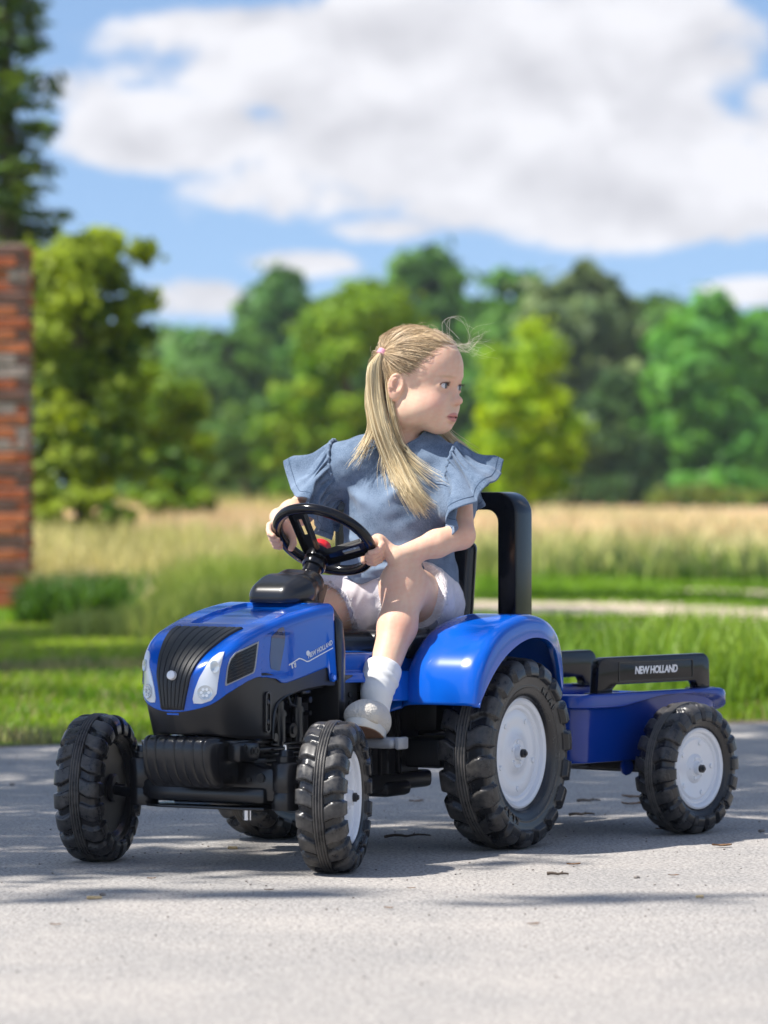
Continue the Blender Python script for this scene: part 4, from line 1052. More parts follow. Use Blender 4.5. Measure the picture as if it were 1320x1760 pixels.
# eyes
M['eye'] = new_mat('eye', (.8, .8, .8), .12, coat=.25)
def eye_nodes(mt):
    N, L, b = nodes_of(mt); tc = N.new('ShaderNodeTexCoord'); s = N.new('ShaderNodeSeparateXYZ'); L.new(tc.outputs['Object'], s.inputs[0])
    r = N.new('ShaderNodeValToRGB'); e = r.color_ramp.elements; r.color_ramp.interpolation = 'LINEAR'
    mr = N.new('ShaderNodeMapRange'); mr.inputs[1].default_value = .0085; mr.inputs[2].default_value = .0133; L.new(s.outputs[0], mr.inputs[0]); L.new(mr.outputs[0], r.inputs[0])
    e[0].position = 0; e[0].color = (.70, .66, .65, 1); e[1].position = 1; e[1].color = (.004, .004, .005, 1)
    for p, c in ((.40, (.66, .62, .61)), (.48, (.025, .03, .035)), (.60, (.085, .11, .12)), (.78, (.06, .08, .09)), (.84, (.004, .004, .005))): k = e.new(p); k.color = (*c, 1)
    L.new(r.outputs[0], b.inputs['Base Color'])
eye_nodes(M['eye'])
for e in EY:
    b = MB(); g = bmesh.ops.create_uvsphere(b.bm, u_segments=32, v_segments=20, radius=.0134); me = b.mesh('eyeball'); o = plink('eyeball', me, M['eye'])
    Mx = Matrix((*(tuple(HR[i]) for i in range(3)),)); look = Mx @ Matrix.Rotation(R(13), 3, 'Z')
    o.matrix_local = Matrix.Translation(Vector(e-PO)) @ look.to_4x4()
# lashes
lp = []
for e, s in zip(EY, (1, -1)):
    for t in np.linspace(-1, 1, 15):
        base = np.array([.0145-.002*t*t - .0015*(t*s*0+abs(t)), s*.0015+.0115*t, .0052*(1-t*t)**.5*.9+.0003]); d = np.array([.0055, .003*t, .0035])
        lp.append([e + HR @ (base + d*k + np.array([0, 0, .002])*k*k*.5) for k in (0, .35, .7, 1)])
V, Qd = tubes(lp, np.array([.0003, .00028, .0002, .00008])); o = plink('eyelashes', qmesh('eyelashes', V, Qd), new_mat('lash', (.05, .03, .02), .6)); o['kind'] = 'stuff'

# ---- shirt
sh = SDF()
def fold(P): return 0
sh.ell((-.668, .014, .545), (.093, .118, .14), k=.03).ell((-.652, .026, .680), (.083, .112, .10), k=.05).ell((-.640, .034, .650), (.085, .100, .10), k=.05)
sh.rc(LS+np.array([.004, -.030, -.002]), RS+np.array([0, .030, -.002]), .041, .045, .04); sh.rc(LS+np.array([.006, -.055, .018]), RS+np.array([-.002, .055, .018]), .045, .045, .03); sh.ell((-.675, .01, .50), (.100, .124, .10), k=.04)
sh.rc(LS, LS+(LE-LS)*.62, .040, .040, .02); sh.rc(RS, RS+(RE-RS)*.38, .045, .046, .02)
sh.ell((-.628, .036, .842), (.068, .062, .052), None, .004, 's')
sh.plane((-.58, 0.03, .527), (0.20, -.10, -1), .004)
P_, Q_ = sh.mesh('shirt', (-.79, -.16, .49), (-.53, .20, .84), .0028)
N_ = vnormals(P_, Q_)
x, y, z = P_.T
D = .0034*fnoise(P_*np.array([1, 1, .8]), 30, 11, 3)
def crease(p0, p1, w, a):      # a soft drag fold between two points
    p0 = np.array(p0); p1 = np.array(p1); ab = p1-p0; h = np.clip((P_-p0)@ab/(ab@ab), 0, 1); d = np.linalg.norm(P_-(p0+h[:, None]*ab), axis=1); return 1.5*a*np.exp(-(d/w)**2)*np.sin(np.pi*np.clip(h*.9+.05, 0, 1))
for c in [((-.56, .12, .74), (-.57, .02, .66), .013, .008), ((-.565, -.06, .72), (-.56, .05, .66), .012, .007), ((-.575, .15, .60), (-.56, .02, .575), .012, .010), ((-.58, .13, .57), (-.56, -.02, .545), .010, .006), ((-.575, -.07, .62), (-.56, .03, .60), .010, .005), ((-.60, -.09, .56), (-.57, .0, .53), .010, .006),
          ((-.57, .10, .66), (-.565, .00, .63), .010, -.005), ((-.585, .13, .545), (-.575, .0, .525), .008, -.005), ((-.61, .15, .60), (-.60, .13, .53), .010, .006), ((-.64, .155, .62), (-.64, .14, .54), .010, -.006)]: D += crease(*c)
D += .004*np.sin(70*y+18*z)*(1-sstep(.51, .60, z))
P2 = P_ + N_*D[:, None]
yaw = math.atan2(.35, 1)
fold_tone = np.clip(D*60, -.5, .6)  # denim tone follows fold height: paler on ridges, darker in creases
SHIRT = plink('shirt', qmesh('shirt', P2, Q_, np.repeat(fold_tone[:, None], 3, 1)), M['denim'])
shirt_bvh = BVHTree.FromPolygons([tuple(p) for p in P2], [tuple(q) for q in Q_])
# neckband
def on_shirt(p, d, lift=0):
    h, n, _, _ = shirt_bvh.ray_cast(Vector(p), Vector(d).normalized()); return (np.array(h)+np.array(n)*lift) if h else None
nb = []
for a in np.linspace(0, 2*np.pi, 73)[:-1]:
    # find the rim of the opening: highest shirt point outward from the neck
    best = None
    for r_ in np.linspace(.045, .085, 22):
        p = np.array([-.634+r_*math.cos(a)*1.02, .034+r_*math.sin(a)*.95, .86]); h = on_shirt(p, (0, 0, -1))
        if h is not None and (best is None or h[2] > best[2]+.0006): best = h
    if best is not None: nb.append(best)
nb = np.array(nb); 
for _ in range(6): nb = .5*nb + .25*(np.roll(nb, 1, 0)+np.roll(nb, -1, 0))
b = MB(); b.tube(nb, .0050, n=10, closed=True); plink('neckband', b.mesh('neckband'), M['denim'])
# ruffle sleeves
def ruffle(C, ax, r_up, L, seed, name, phase=0, size=.052, dirs=None, n=240, m=34, amp=1):
    # C seam centre, ax outward axis; ring starts on top (a=0) and runs front (+) and back (-)
    ax = np.array(ax, float); ax /= np.linalg.norm(ax); up = np.array([0, 0, 1.]); up = up - ax*(up@ax); up /= np.linalg.norm(up); fr = np.cross(up, ax)
    if fr[0] < 0: fr = -fr
    r_ = np.random.default_rng(seed); ph = r_.uniform(0, 6.28, 4)
    A = np.linspace(-np.pi, np.pi, n); S = np.linspace(0, 1, m); Pn = np.zeros((n, m, 3)); W = np.zeros((n, m))
    for i, a in enumerate(A):
        rad = up*math.cos(a) + fr*math.sin(a)
        seam = C + up*math.cos(a)*size*1.12 + fr*math.sin(a)*size*(1.0 if a > 0 else .82) - ax*(.012*(1-math.cos(a)))
        Lg = L(a)
        wt = [max(0, math.cos(a-q_))**1.5 for q_ in (0, math.pi/2, -math.pi/2)] + [max(0, -math.cos(a))**1.5]
        dz = np.array([0, 0, -1.])
        base = wt[0]*(ax*.92+dz*.40) + wt[1]*(fr*(.95 if ax[1] > 0 else .66)+ax*.26+dz*.72) + wt[2]*(-fr*.50+ax*.55+dz*.66) + wt[3]*(ax*.34+fr*(.55 if ax[1] > 0 else .25)+dz*.9)
        base /= np.linalg.norm(base); side = np.cross(rad, ax); nrm = np.cross(side, base); nrm /= np.linalg.norm(nrm)
        for j, s in enumerate(S):
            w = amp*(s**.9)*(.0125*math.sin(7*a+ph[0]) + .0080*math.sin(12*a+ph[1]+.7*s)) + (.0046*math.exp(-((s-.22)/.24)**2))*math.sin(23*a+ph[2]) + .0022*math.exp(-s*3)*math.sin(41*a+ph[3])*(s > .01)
            puff = .012*math.sin(math.pi*min(1, s*1.25))
            p = seam + base*Lg*s + nrm*(w+puff) + side*(.35*w) + np.array([0, 0, -1.])*(.12*Lg*s*s)
            Pn[i, j] = p; W[i, j] = w*30
    V = Pn.reshape(-1, 3); idx = np.arange(n*m).reshape(n, m)
    Q = np.stack([idx[:-1, :-1], idx[1:, :-1], idx[1:, 1:], idx[:-1, 1:]], -1).reshape(-1, 4)
    W += .35*(np.abs(S-.93) < .02)[None, :]*0
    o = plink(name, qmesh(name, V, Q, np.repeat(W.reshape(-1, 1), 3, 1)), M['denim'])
    so_ = o.modifiers.new('thickness', 'SOLIDIFY'); so_.thickness = .0014; so_.offset = 0
    # hem stitching and seam cord
    b = MB(); jj = int(m*.86); line = [Pn[i, jj] for i in range(0, n, 2)]; b.tube(line, .00055, n=4); 
    nn = vnormals(V, Q).reshape(n, m, 3)
    for sg in (1, -1):
        V2, Q2 = tubes([[Pn[i, jj]+nn[i, jj]*sg*.0009 for i in range(n)]], .0006, 4)
        s2 = plink('hem_stitching', qmesh('hem_stitching', V2, Q2), M['seam'], o)
    b.bm.free()
    b = MB(); b.tube([Pn[i, 0] for i in range(0, n, 3)], .0032, n=8); sc = b.mesh('shoulder_seam'); plink('shoulder_seam', sc, M['denim'])
    return o
ruffle(LS+np.array([.012, .016, -.012]), (-.28, .94, .04), None, lambda a: .098+.003*math.cos(a)+.026*math.sin(a), 3, 'ruffle_sleeve', amp=1.0)
ruffle(RS+np.array([.000, -.020, -.010]), (.18, -.96, .05), None, lambda a: .088+.012*math.cos(a)+.006*math.sin(a), 8, 'ruffle_sleeve', amp=1.0)

# ---- shorts
st_ = SDF()
st_.ell((-.685, .012, .478), (.092, .122, .080)).ell((-.668, .014, .515), (.088, .110, .060), k=.02).rc(LH, LH+(LK-LH)*.62, .078, .070, .02).rc(RH, RH+(RK-RH)*.80, .075, .066, .02)
dl = (LK-LH)/np.linalg.norm(LK-LH); dr_ = (RK-RH)/np.linalg.norm(RK-RH)
def cutL(P): return np.where(P[:, 1] > .022, (P-(LH+dl*.118+np.array([0, 0, 0])))@dl + .012*np.sin(P[:, 2]*60), -1.)
def cutR(P): return np.where(P[:, 1] <= .022, (P-(RH+dr_*.135))@(dr_*.80+np.array([0, .0, -.60])) + .010*np.sin(P[:, 2]*50+1), -1.)
st_.add(cutL, (0, 0, 0), 9, .003, 'i').add(cutR, (0, 0, 0), 9, .003, 'i')
st_.rc(LH, LK, .062, .052, .001, 's') if False else None
P_, Q_ = st_.mesh('shorts', (-.79, -.14, .38), (-.50, .19, .58), .0028)
N_ = vnormals(P_, Q_); D = .0030*fnoise(P_, 38, 21, 3)
x, y, z = P_.T
D += .003*np.sin(95*x+40*y)*sstep(-.68, -.58, x)
P2 = P_+N_*D[:, None]
SHORTS = plink('shorts', qmesh('shorts', P2, Q_, np.repeat((D*60)[:, None], 3, 1)), M['white_denim'])
# frayed hems: loose threads round the leg openings
fr_p = []
rg = np.random.default_rng(4)
for (H0, d, dist, cut, msk) in ((LH, dl, .118, cutL, y > .022), (RH, dr_, .112, cutR, y <= .022)):
    cv = cut(P_); near = np.where((cv > -.005) & msk)[0]
    rimv = near[np.linalg.norm(np.cross(P_[near]-H0, d), axis=1) > .058]
    for i in rg.choice(rimv, 620):
        p = P2[i]; L0 = rg.uniform(.004, .016); dv = d*.8 + np.array([0, 0, -.5]) + rg.normal(size=3)*.45 + N_[i]*.2; dv /= np.linalg.norm(dv); cdir = rg.normal(size=3)*.4
        fr_p.append([p-d*.002 + dv*L0*t + cdir*L0*t*t*.6 for t in (0, .33, .66, 1)])
V, Qd = tubes(fr_p, np.array([.00055, .0005, .0004, .0002])); o = plink('frayed_hem', qmesh('frayed_hem', V, Qd), M['thread']); o['kind'] = 'stuff'

# ---- socks and shoes
for (A, K, toe, heel) in ((LA, LK, np.array([-.238, .180, .291]), np.array([-.346, .149, .262])), (RAk, RK, np.array([-.31, -.165, .185]), np.array([-.41, -.155, .185]))):
    up = (K-A)/np.linalg.norm(K-A); s = SDF()
    s.rc(A+up*.052, A+up*.0, .0335, .0300, .01).rc(A+up*.05, A+up*.028, .0375, .0365, .004).rc(A, heel, .029, .026, .012).rc(heel, toe, .020, .015, .012)
    s.plane(A+up*.062, up, .006)
    P_, Q_ = s.mesh('sock', np.minimum(A, np.minimum(toe, heel))-.05, np.maximum(A+up*.08, np.maximum(toe, heel))+.06, .0024)
    N_ = vnormals(P_, Q_); h = (P_-A)@up; P_ = P_ + N_*(.0011*np.sin(h*330+5*P_[:, 1]*20)*sstep(-.01, .02, h)*(h < .035))[:, None]
    plink('sock', qmesh('sock', P_, Q_), M['sock'])
    fd = toe-heel; fd /= np.linalg.norm(fd); upf = np.array([0, 0, 1.])-fd*fd[2]; upf /= np.linalg.norm(upf); lf = np.cross(upf, fd)
    FR3 = np.stack([fd, lf, upf], 1); mid = (toe+heel)/2
    FR3 = FR3 @ np.array(Matrix.Rotation(R(0), 3, 'Y'))
    fd, lf, upf = FR3.T
    def F(a, b_, c): return mid + FR3 @ np.array([a, b_, c])
    s = SDF(); s.rc(F(-.050, 0, -.006), F(.052, .002, -.014), .0300, .0255, .01).ell(F(.056, .002, -.012), (.033, .033, .023), FR3, .02).ell(F(-.042, 0, .004), (.034, .029, .034), FR3, .02).ell(F(0.012, 0, .000), (.042, .029, .026), FR3, .02)
    s.plane(F(0, 0, -.027), -upf, .003)
    sc = A+up*.0; s.rc(A+up*.09, A+up*.012, .040, .029, .005, 's')
    P_, Q_ = s.mesh('shoe', mid-.13, mid+.13, .0026); shoe = plink('shoe', qmesh('shoe', P_, Q_), M['shoe'])
    so_ = MB(); outl = []
    for t in np.linspace(0, 2*np.pi, 41)[:-1]:
        a = math.cos(t); b_ = math.sin(t); w_ = .0315 + .004*a; outl.append((.002+.088*math.copysign(abs(a)**.85, a), w_*math.copysign(abs(b_)**.8, b_)))
    vs = []
    for zz, k in ((-.022, .965), (-.0235, 1.0), (-.036, 1.0), (-.0385, .975)): vs.append([so_.bm.verts.new(F(p[0]*k, p[1]*k, zz)) for p in outl])
    for u in range(3):
        for i in range(40): so_.bm.faces.new((vs[u][i], vs[u][(i+1) % 40], vs[u+1][(i+1) % 40], vs[u+1][i]))
    so_.bm.faces.new(vs[0]); so_.bm.faces.new(vs[3][::-1]); plink('sole', so_.mesh('sole'), M['solewhite'], shoe)
    so2 = MB(); a_ = [so2.bm.verts.new(F(p[0]*.955, p[1]*.93, -.0375)) for p in outl]; b2 = [so2.bm.verts.new(F(p[0]*.94, p[1]*.91, -.0402)) for p in outl]
    for i in range(40): so2.bm.faces.new((a_[i], a_[(i+1) % 40], b2[(i+1) % 40], b2[i]))
    so2.bm.faces.new(b2); so2.bm.faces.new(a_[::-1]); plink('outsole', so2.mesh('outsole'), M['sole'], shoe)
    # padded heel tab
    if A is LA:
        b = MB(); b.tube([F(-.078, .010, .018), F(-.084, .006, .028), F(-.096, .0, .030)], [.007, .0055, .0025], n=8); plink('heel_tab', b.mesh('heel_tab'), M['shoe'], shoe)

# ---- hair
def hcol(n, lo=(.30, .19, .10), hi=(.66, .50, .30), pw=1.): t = rg.random((n, 1))**pw; return np.array(lo)*(1-t)+np.array(hi)*t
def skull(d, off=0.):       # point on the hair surface in direction d (head frame)
    c = np.array([-.002, 0, .034]); r = np.array([.088, .072, .076])+.004+off; d = d/np.linalg.norm(d); k = 1/np.sqrt(((d/r)**2).sum()); return c+d*k
TIES = {-1: np.array([-.046, -.066, .058]), 1: np.array([-.046, .066, .058])}
cap = SDF()
cap.ell(Hd(-.002, 0, .034), (.0905, .0748, .0785), HR); cap.ell(Hd(.026, 0, .042), (.0665, .067, .0605), HR, .03); cap.ell(Hd(-.04, 0, -.012), (.056, .060, .050), HR, .03)
# hairline: cut the face away with tilted planes
cap.add(lambda P: (lambda q: np.maximum(np.minimum(.084 - (q[:, 2]-.0) - 1.5*np.maximum(q[:, 0]-.055, 0)*0 - 1.25*(.058-q[:, 0])*(q[:, 0] < .058) - .6*np.maximum(np.abs(q[:, 1])-.02, 0)*(q[:, 0] > .0)*0, 1), -q[:, 2]-.055))((P-HC)@HR), (0, 0, 0), 9, .006, 'i')
P_, Q_ = cap.mesh('hair_cap', HC-.13, HC+.13, .0026)
q = (P_-HC)@HR; t_ = .5+.5*fnoise(q*np.array([.5, 2.5, 2.5]), 130, 5, 2); t_ = np.clip(t_, 0, 1)[:, None]
plink('scalp_hair', qmesh('scalp_hair', P_, Q_, np.array([.27, .18, .10])*(1-t_)+np.array([.48, .35, .20])*t_), M['hair'])
paths = []; rads = []; cols = []
def addp(p, r, c): paths.append(p); rads.append(r); cols.append(c)
NS = 18
for s, cnt in ((-1, 2300), (1, 800)):
    tie = TIES[s]; c0 = np.array([-.002, 0, .034]); dt = tie-c0; dt /= np.linalg.norm(dt)
    for _ in range(cnt):
        mode = rg.random()
        if mode < .42:   # from the hairline of forehead and temple
            t = rg.uniform(0, 1); st0 = np.array([.088-.066*t**1.3, s*(.0+.067*t**.7), .083-.066*t**1.0]) + rg.normal(size=3)*.0055
        elif mode < .72: # from the parting on the crown
            t = rg.uniform(-.08, .085); st0 = np.array([t, s*.002*rg.random(), .12]) + rg.normal(size=3)*.001
        elif mode < .86: # all over the back of the head
            d = np.array([-rg.uniform(.1, 1), s*rg.random(), rg.uniform(-.45, .9)]); st0 = skull(d, .001)
        else:            # from the nape and behind the ear
            t = rg.uniform(0, 1); st0 = np.array([-.010-.085*t, s*(.070-.055*t), -.005-.045*t**.7*1.0]) + rg.normal(size=3)*.003
        d0 = st0-c0; d0 /= np.linalg.norm(d0); om = math.acos(np.clip(d0@dt, -1, 1)); off = rg.uniform(0, .0030); wob = rg.normal(size=3)*.0035
        pp = []
        for k in range(NS):
            t = k/(NS-1); d = (math.sin((1-t)*om)*d0+math.sin(t*om)*dt)/math.sin(om) if om > 1e-3 else dt
            p = skull(d, off + .0018*math.sin(math.pi*t)); lim = np.linalg.norm(st0-c0); 
            p = p*(min(1, t*4)) + (c0+d*min(lim, np.linalg.norm(p-c0))+d*.001)*(1-min(1, t*4)) if mode > .86 or mode < .42 else p
            p = p + wob*math.sin(math.pi*t)
            if t > .8: p = p*(1-(t-.8)/.2) + (tie*1.0 + (p-tie)*.25)*((t-.8)/.2)
            pp.append(HC+HR@p)
        addp(pp, np.r_[np.linspace(.00010, .00036, 5), np.linspace(.00036, .00048, NS-5)], hcol(1, (.30, .20, .11), (.80, .62, .39), 1.0)[0])
# pigtail on the near side
T3 = HC+HR@TIES[-1]
def look(px, row, Y):      # a measured point of the pigtail at a distance Y, in the tractor frame
    w = Vector(((px-660)/7500*Y, Y, CAMH+(855-row)/7500*Y)); return np.array(TM.inverted() @ w)
YT = (TM @ Vector(T3)).y
def tail(ctrl, cnt, spread, colf, rr=.0006, wild=.0, nps=26):
    base = spline(ctrl, nps)
    for _ in range(cnt):
        a = rg.uniform(0, 6.28); r = rg.random()**.5; ln = rg.uniform(.80, 1.0); o1 = np.array([math.cos(a), math.sin(a)*.75, math.sin(a+1)*.35]); fan = rg.normal(size=3)*wild; w2 = rg.uniform(0, 6.28)
        pp = []
        for k in range(nps):
            t = k/(nps-1)*ln; x_ = t*(nps-1); i = min(int(x_), nps-2); p = base[i]*(1-(x_-i))+base[i+1]*(x_-i)
            sp = np.interp(t, [0, .12, .4, .75, 1], spread); pp.append(p + o1*r*sp + fan*t*t + np.array([.0012, .0012, 0])*math.sin(5*t+w2))
        addp(pp, np.r_[np.full(nps-6, rr), np.linspace(rr, rr*.25, 6)], colf())
blond = lambda: hcol(1, (.60, .42, .20), (1.0, .88, .60), .7)[0]
dark = lambda: hcol(1, (.22, .13, .07), (.50, .35, .19), 1)[0]
YC = 8.50
def lay(px, row, lift=.012):
    o = TM.inverted() @ Vector((0, 0, CAMH)); d = (TM.inverted().to_3x3() @ Vector(((px-660)/7500, 1, (855-row)/7500))).normalized(); h, n, _, _ = shirt_bvh.ray_cast(o, d)
    return np.array(h - d*lift) if h else look(px, row, 8.66)
main = [look(656, 604, YT), look(641, 630, YT-.012), look(640, 680, YT-.018), look(652, 740, YT-.03), lay(676, 800, .016), lay(704, 850), lay(728, 884)]
tail(main, 620, [.004, .013, .014, .011, .008], blond, .00048, .009)
tail([look(656, 604, YT), look(650, 630, YT-.012), look(652, 680, YT-.018), look(664, 740, YT-.03), lay(690, 800, .016), lay(715, 850), lay(740, 872)], 300, [.004, .009, .011, .008, .009], blond, .00048, .012)
tail([look(656, 606, YT), look(640, 640, YT), look(634, 690, YT), look(640, 735, YT-.01), lay(622, 775), lay(604, 800)], 70, [.004, .009, .010, .008, .006], blond, .0005, .009)
tail([look(656, 604, YT), look(644, 640, YT), look(650, 700, YT-.01), look(668, 750, YT-.03), lay(664, 800), lay(676, 860)], 40, [.004, .008, .010, .010, .009], blond, .0005, .010)
tail([look(658, 604, YT), look(664, 640, YT-.01), look(672, 700, YT-.02), lay(690, 770), lay(725, 810), lay(760, 835)], 60, [.003, .007, .009, .008, .012], blond, .0005, .012)
tail([look(656, 604, YT), look(646, 640, YT+.01), look(648, 690, YT+.02), look(660, 740, YT+.03), look(668, 775, YT+.03)], 160, [.004, .012, .015, .014, .010], dark, .0006, .004)
# far pigtail, its end showing past the chin over the shoulder
YF = 8.80
tail([HC+HR@TIES[1], look(735, 640, YF+.06), look(745, 700, YF+.04), look(764, 742, YF), look(790, 768, YF-.05), look(818, 792, YF-.08)], 240, [.004, .014, .014, .010, .007], blond, .0006, .007)
# flyaway hairs
for _ in range(26):
    st0 = np.array([.078-.02*rg.random(), rg.uniform(-.045, .04), rg.uniform(.070, .098)]); p0 = HC+HR@st0
    w0 = np.array(TM @ Vector(p0)); tx = rg.uniform(806, 856); ty = rg.uniform(548, 618); Ye = w0[1]+rg.uniform(-.03, .05); p3 = look(tx, ty, Ye)
    m1 = look(rg.uniform(798, 806), rg.uniform(590, 606), w0[1]); 
    addp(spline([p0, m1, (m1+p3)/2+rg.normal(size=3)*.012, p3], NS), np.linspace(.00022, .00008, NS), hcol(1, (.62, .52, .38), (.9, .82, .68))[0])
for _ in range(4):
    p0 = look(rg.uniform(760, 790), rg.uniform(575, 600), YT); p3 = look(rg.uniform(770, 800), 545, YT); p4 = look(rg.uniform(805, 822), rg.uniform(560, 600), YT)
    addp(spline([p0, look(rg.uniform(755, 775), 552, YT), p3, p4], NS), np.linspace(.0003, .0001, NS), (.8, .72, .58))
for _ in range(130):
    d = rg.normal(size=3); d[2] = abs(d[2])*1.2; d /= np.linalg.norm(d); p = skull(d, .002)
    if p[0] > .05 and p[2] < .085: continue
    tv = np.cross(d, rg.normal(size=3)); tv /= np.linalg.norm(tv); L0 = rg.uniform(.012, .035)
    addp([HC+HR@(p + (tv*t + d*(.16*math.sin(math.pi*t)+.12*t))*L0) for t in np.linspace(0, 1, NS)], np.full(NS, .00022), hcol(1, (.5, .38, .24), (.8, .68, .5))[0])
for n_ in (NS, 26):
    sel = [i for i, p in enumerate(paths) if len(p) == n_]
    V, Qd = tubes([np.array(paths[i]) for i in sel], np.array([rads[i] for i in sel]), 3)
    cc = np.repeat(np.array([cols[i] for i in sel]), n_*3, 0)
    o = plink('hair_strands' if n_ == NS else 'pigtail', qmesh('hair', V, Qd, cc), M['hair']); o['kind'] = 'stuff'
b = MB()
for k in (-1, 0, 1):
    dirv = np.array(look(641, 630, YT-.012))-T3; dirv /= np.linalg.norm(dirv); side = Vector(dirv).orthogonal().normalized(); s2 = Vector(dirv).cross(side)
    c = Vector(T3)+Vector(dirv)*(.001+.0034*k); b.tube([c + (side*math.cos(t)+s2*math.sin(t))*.0078 for t in np.linspace(0, 2*np.pi, 25)[:-1]], .0027, n=8, closed=True)
plink('hair_tie', b.mesh('hair_tie'), M['tie'])
print('person', time.time()-T0)


# ------------------------------------------------------------------ ground, road, path
def ground_mats():
    mt = new_mat('meadow_soil', rough=.95, spec=.1); N, L, b = nodes_of(mt); tc = N.new('ShaderNodeTexCoord'); sp = N.new('ShaderNodeSeparateXYZ'); L.new(tc.outputs['Object'], sp.inputs[0])
    n = N.new('ShaderNodeTexNoise'); n.inputs['Scale'].default_value = .35; n.inputs['Detail'].default_value = 8; n.inputs['Roughness'].default_value = .65; L.new(tc.outputs['Object'], n.inputs['Vector'])
    n2 = N.new('ShaderNodeTexNoise'); n2.inputs['Scale'].default_value = 6; n2.inputs['Detail'].default_value = 8; L.new(tc.outputs['Object'], n2.inputs['Vector'])
    r = N.new('ShaderNodeValToRGB'); e = r.color_ramp.elements; e[0].position = .35; e[0].color = (.06, .12, .012, 1); e[1].position = .68; e[1].color = (.17, .24, .035, 1); L.new(n2.outputs['Fac'], r.inputs[0])
    r2 = N.new('ShaderNodeValToRGB'); e = r2.color_ramp.elements; e[0].position = .3; e[0].color = (.42, .34, .18, 1); e[1].position = .7; e[1].color = (.58, .46, .28, 1); L.new(n2.outputs['Fac'], r2.inputs[0])
    ma = N.new('ShaderNodeMath'); ma.operation = 'MULTIPLY_ADD'; L.new(n.outputs['Fac'], ma.inputs[0]); ma.inputs[1].default_value = 22; L.new(sp.outputs[1], ma.inputs[2])
    mr = N.new('ShaderNodeMapRange'); mr.inputs[1].default_value = 46; mr.inputs[2].default_value = 64; L.new(ma.outputs[0], mr.inputs[0])
    mx = N.new('ShaderNodeMix'); mx.data_type = 'RGBA'; L.new(mr.outputs[0], mx.inputs[0]); L.new(r.outputs[0], mx.inputs[6]); L.new(r2.outputs[0], mx.inputs[7]); 
    # bare earth by the verge
    n4 = N.new('ShaderNodeTexNoise'); n4.inputs['Scale'].default_value = .8; n4.inputs['Detail'].default_value = 5; L.new(tc.outputs['Object'], n4.inputs['Vector'])
    cmp = N.new('ShaderNodeMapRange'); cmp.inputs[1].default_value = .52; cmp.inputs[2].default_value = .62; L.new(n4.outputs['Fac'], cmp.inputs[0])
    lt = N.new('ShaderNodeMapRange'); lt.inputs[1].default_value = 30; lt.inputs[2].default_value = 17; L.new(sp.outputs[1], lt.inputs[0])
    mu = N.new('ShaderNodeMath'); mu.operation = 'MULTIPLY'; L.new(cmp.outputs[0], mu.inputs[0]); L.new(lt.outputs[0], mu.inputs[1])
    mx2 = N.new('ShaderNodeMix'); mx2.data_type = 'RGBA'; L.new(mu.outputs[0], mx2.inputs[0]); L.new(mx.outputs[2], mx2.inputs[6]); mx2.inputs[7].default_value = (.27, .20, .12, 1)
    L.new(mx2.outputs[2], b.inputs['Base Color']); add_bump(mt, 15, .6, .03, 6); return mt
M['meadow'] = ground_mats()
def bumpy_sheet(name, xs, ys, zf, mat, **k):
    X, Y = np.meshgrid(xs, ys, indexing='ij'); V = np.stack([X, Y, zf(X, Y)], -1).reshape(-1, 3); n, m = X.shape; idx = np.arange(n*m).reshape(n, m)
    return link(name, qmesh(name, V, np.stack([idx[:-1, :-1], idx[1:, :-1], idx[1:, 1:], idx[:-1, 1:]], -1).reshape(-1, 4)), mat, **k)
link('meadow_ground', qmesh('meadow_ground', [(-300, -40, -.008), (300, -40, -.008), (300, 500, -.008), (-300, 500, -.008)], [(0, 1, 2, 3)]), M['meadow'], kind='structure')
asp = new_mat('weathered_asphalt', rough=.86, spec=.35); N, L, b = nodes_of(asp); tc = N.new('ShaderNodeTexCoord')
def nz_(scale, det, rough=.6): n = N.new('ShaderNodeTexNoise'); n.inputs['Scale'].default_value = scale; n.inputs['Detail'].default_value = det; n.inputs['Roughness'].default_value = rough; L.new(tc.outputs['Object'], n.inputs['Vector']); return n
vo = N.new('ShaderNodeTexVoronoi'); vo.inputs['Scale'].default_value = 190; L.new(tc.outputs['Object'], vo.inputs['Vector'])
n1 = nz_(150, 4, .7); n2 = nz_(2.2, 6); n3 = nz_(.5, 3)
r1 = N.new('ShaderNodeValToRGB'); e = r1.color_ramp.elements; e[0].position = .36; e[0].color = (.115, .110, .105, 1); e[1].position = .62; e[1].color = (.455, .437, .415, 1); k_ = e.new(.48); k_.color = (.345, .328, .312, 1); L.new(n1.outputs['Fac'], r1.inputs[0])
r2 = N.new('ShaderNodeValToRGB'); e = r2.color_ramp.elements; e[0].position = .3; e[0].color = (.86, .87, .88, 1); e[1].position = .7; e[1].color = (1.14, 1.11, 1.08, 1); L.new(n2.outputs['Fac'], r2.inputs[0])
r3 = N.new('ShaderNodeValToRGB'); e = r3.color_ramp.elements; e[0].position = .0; e[0].color = (.75, .75, .75, 1); e[1].position = 1; e[1].color = (1.2, 1.18, 1.15, 1); sc_ = N.new('ShaderNodeSeparateColor'); L.new(vo.outputs['Color'], sc_.inputs[0]); L.new(sc_.outputs[0], r3.inputs[0])
def mulc(a, c): m_ = N.new('ShaderNodeMix'); m_.data_type = 'RGBA'; m_.blend_type = 'MULTIPLY'; m_.inputs[0].default_value = 1; L.new(a, m_.inputs[6]); L.new(c, m_.inputs[7]); return m_.outputs[2]
L.new(mulc(mulc(r1.outputs[0], r2.outputs[0]), r3.outputs[0]), b.inputs['Base Color'])
bp = N.new('ShaderNodeBump'); bp.inputs['Strength'].default_value = .9; bp.inputs['Distance'].default_value = .0022; L.new(n1.outputs['Fac'], bp.inputs['Height']); L.new(bp.outputs[0], b.inputs['Normal'])
EDGE = lambda x: 12.75 + .62*x
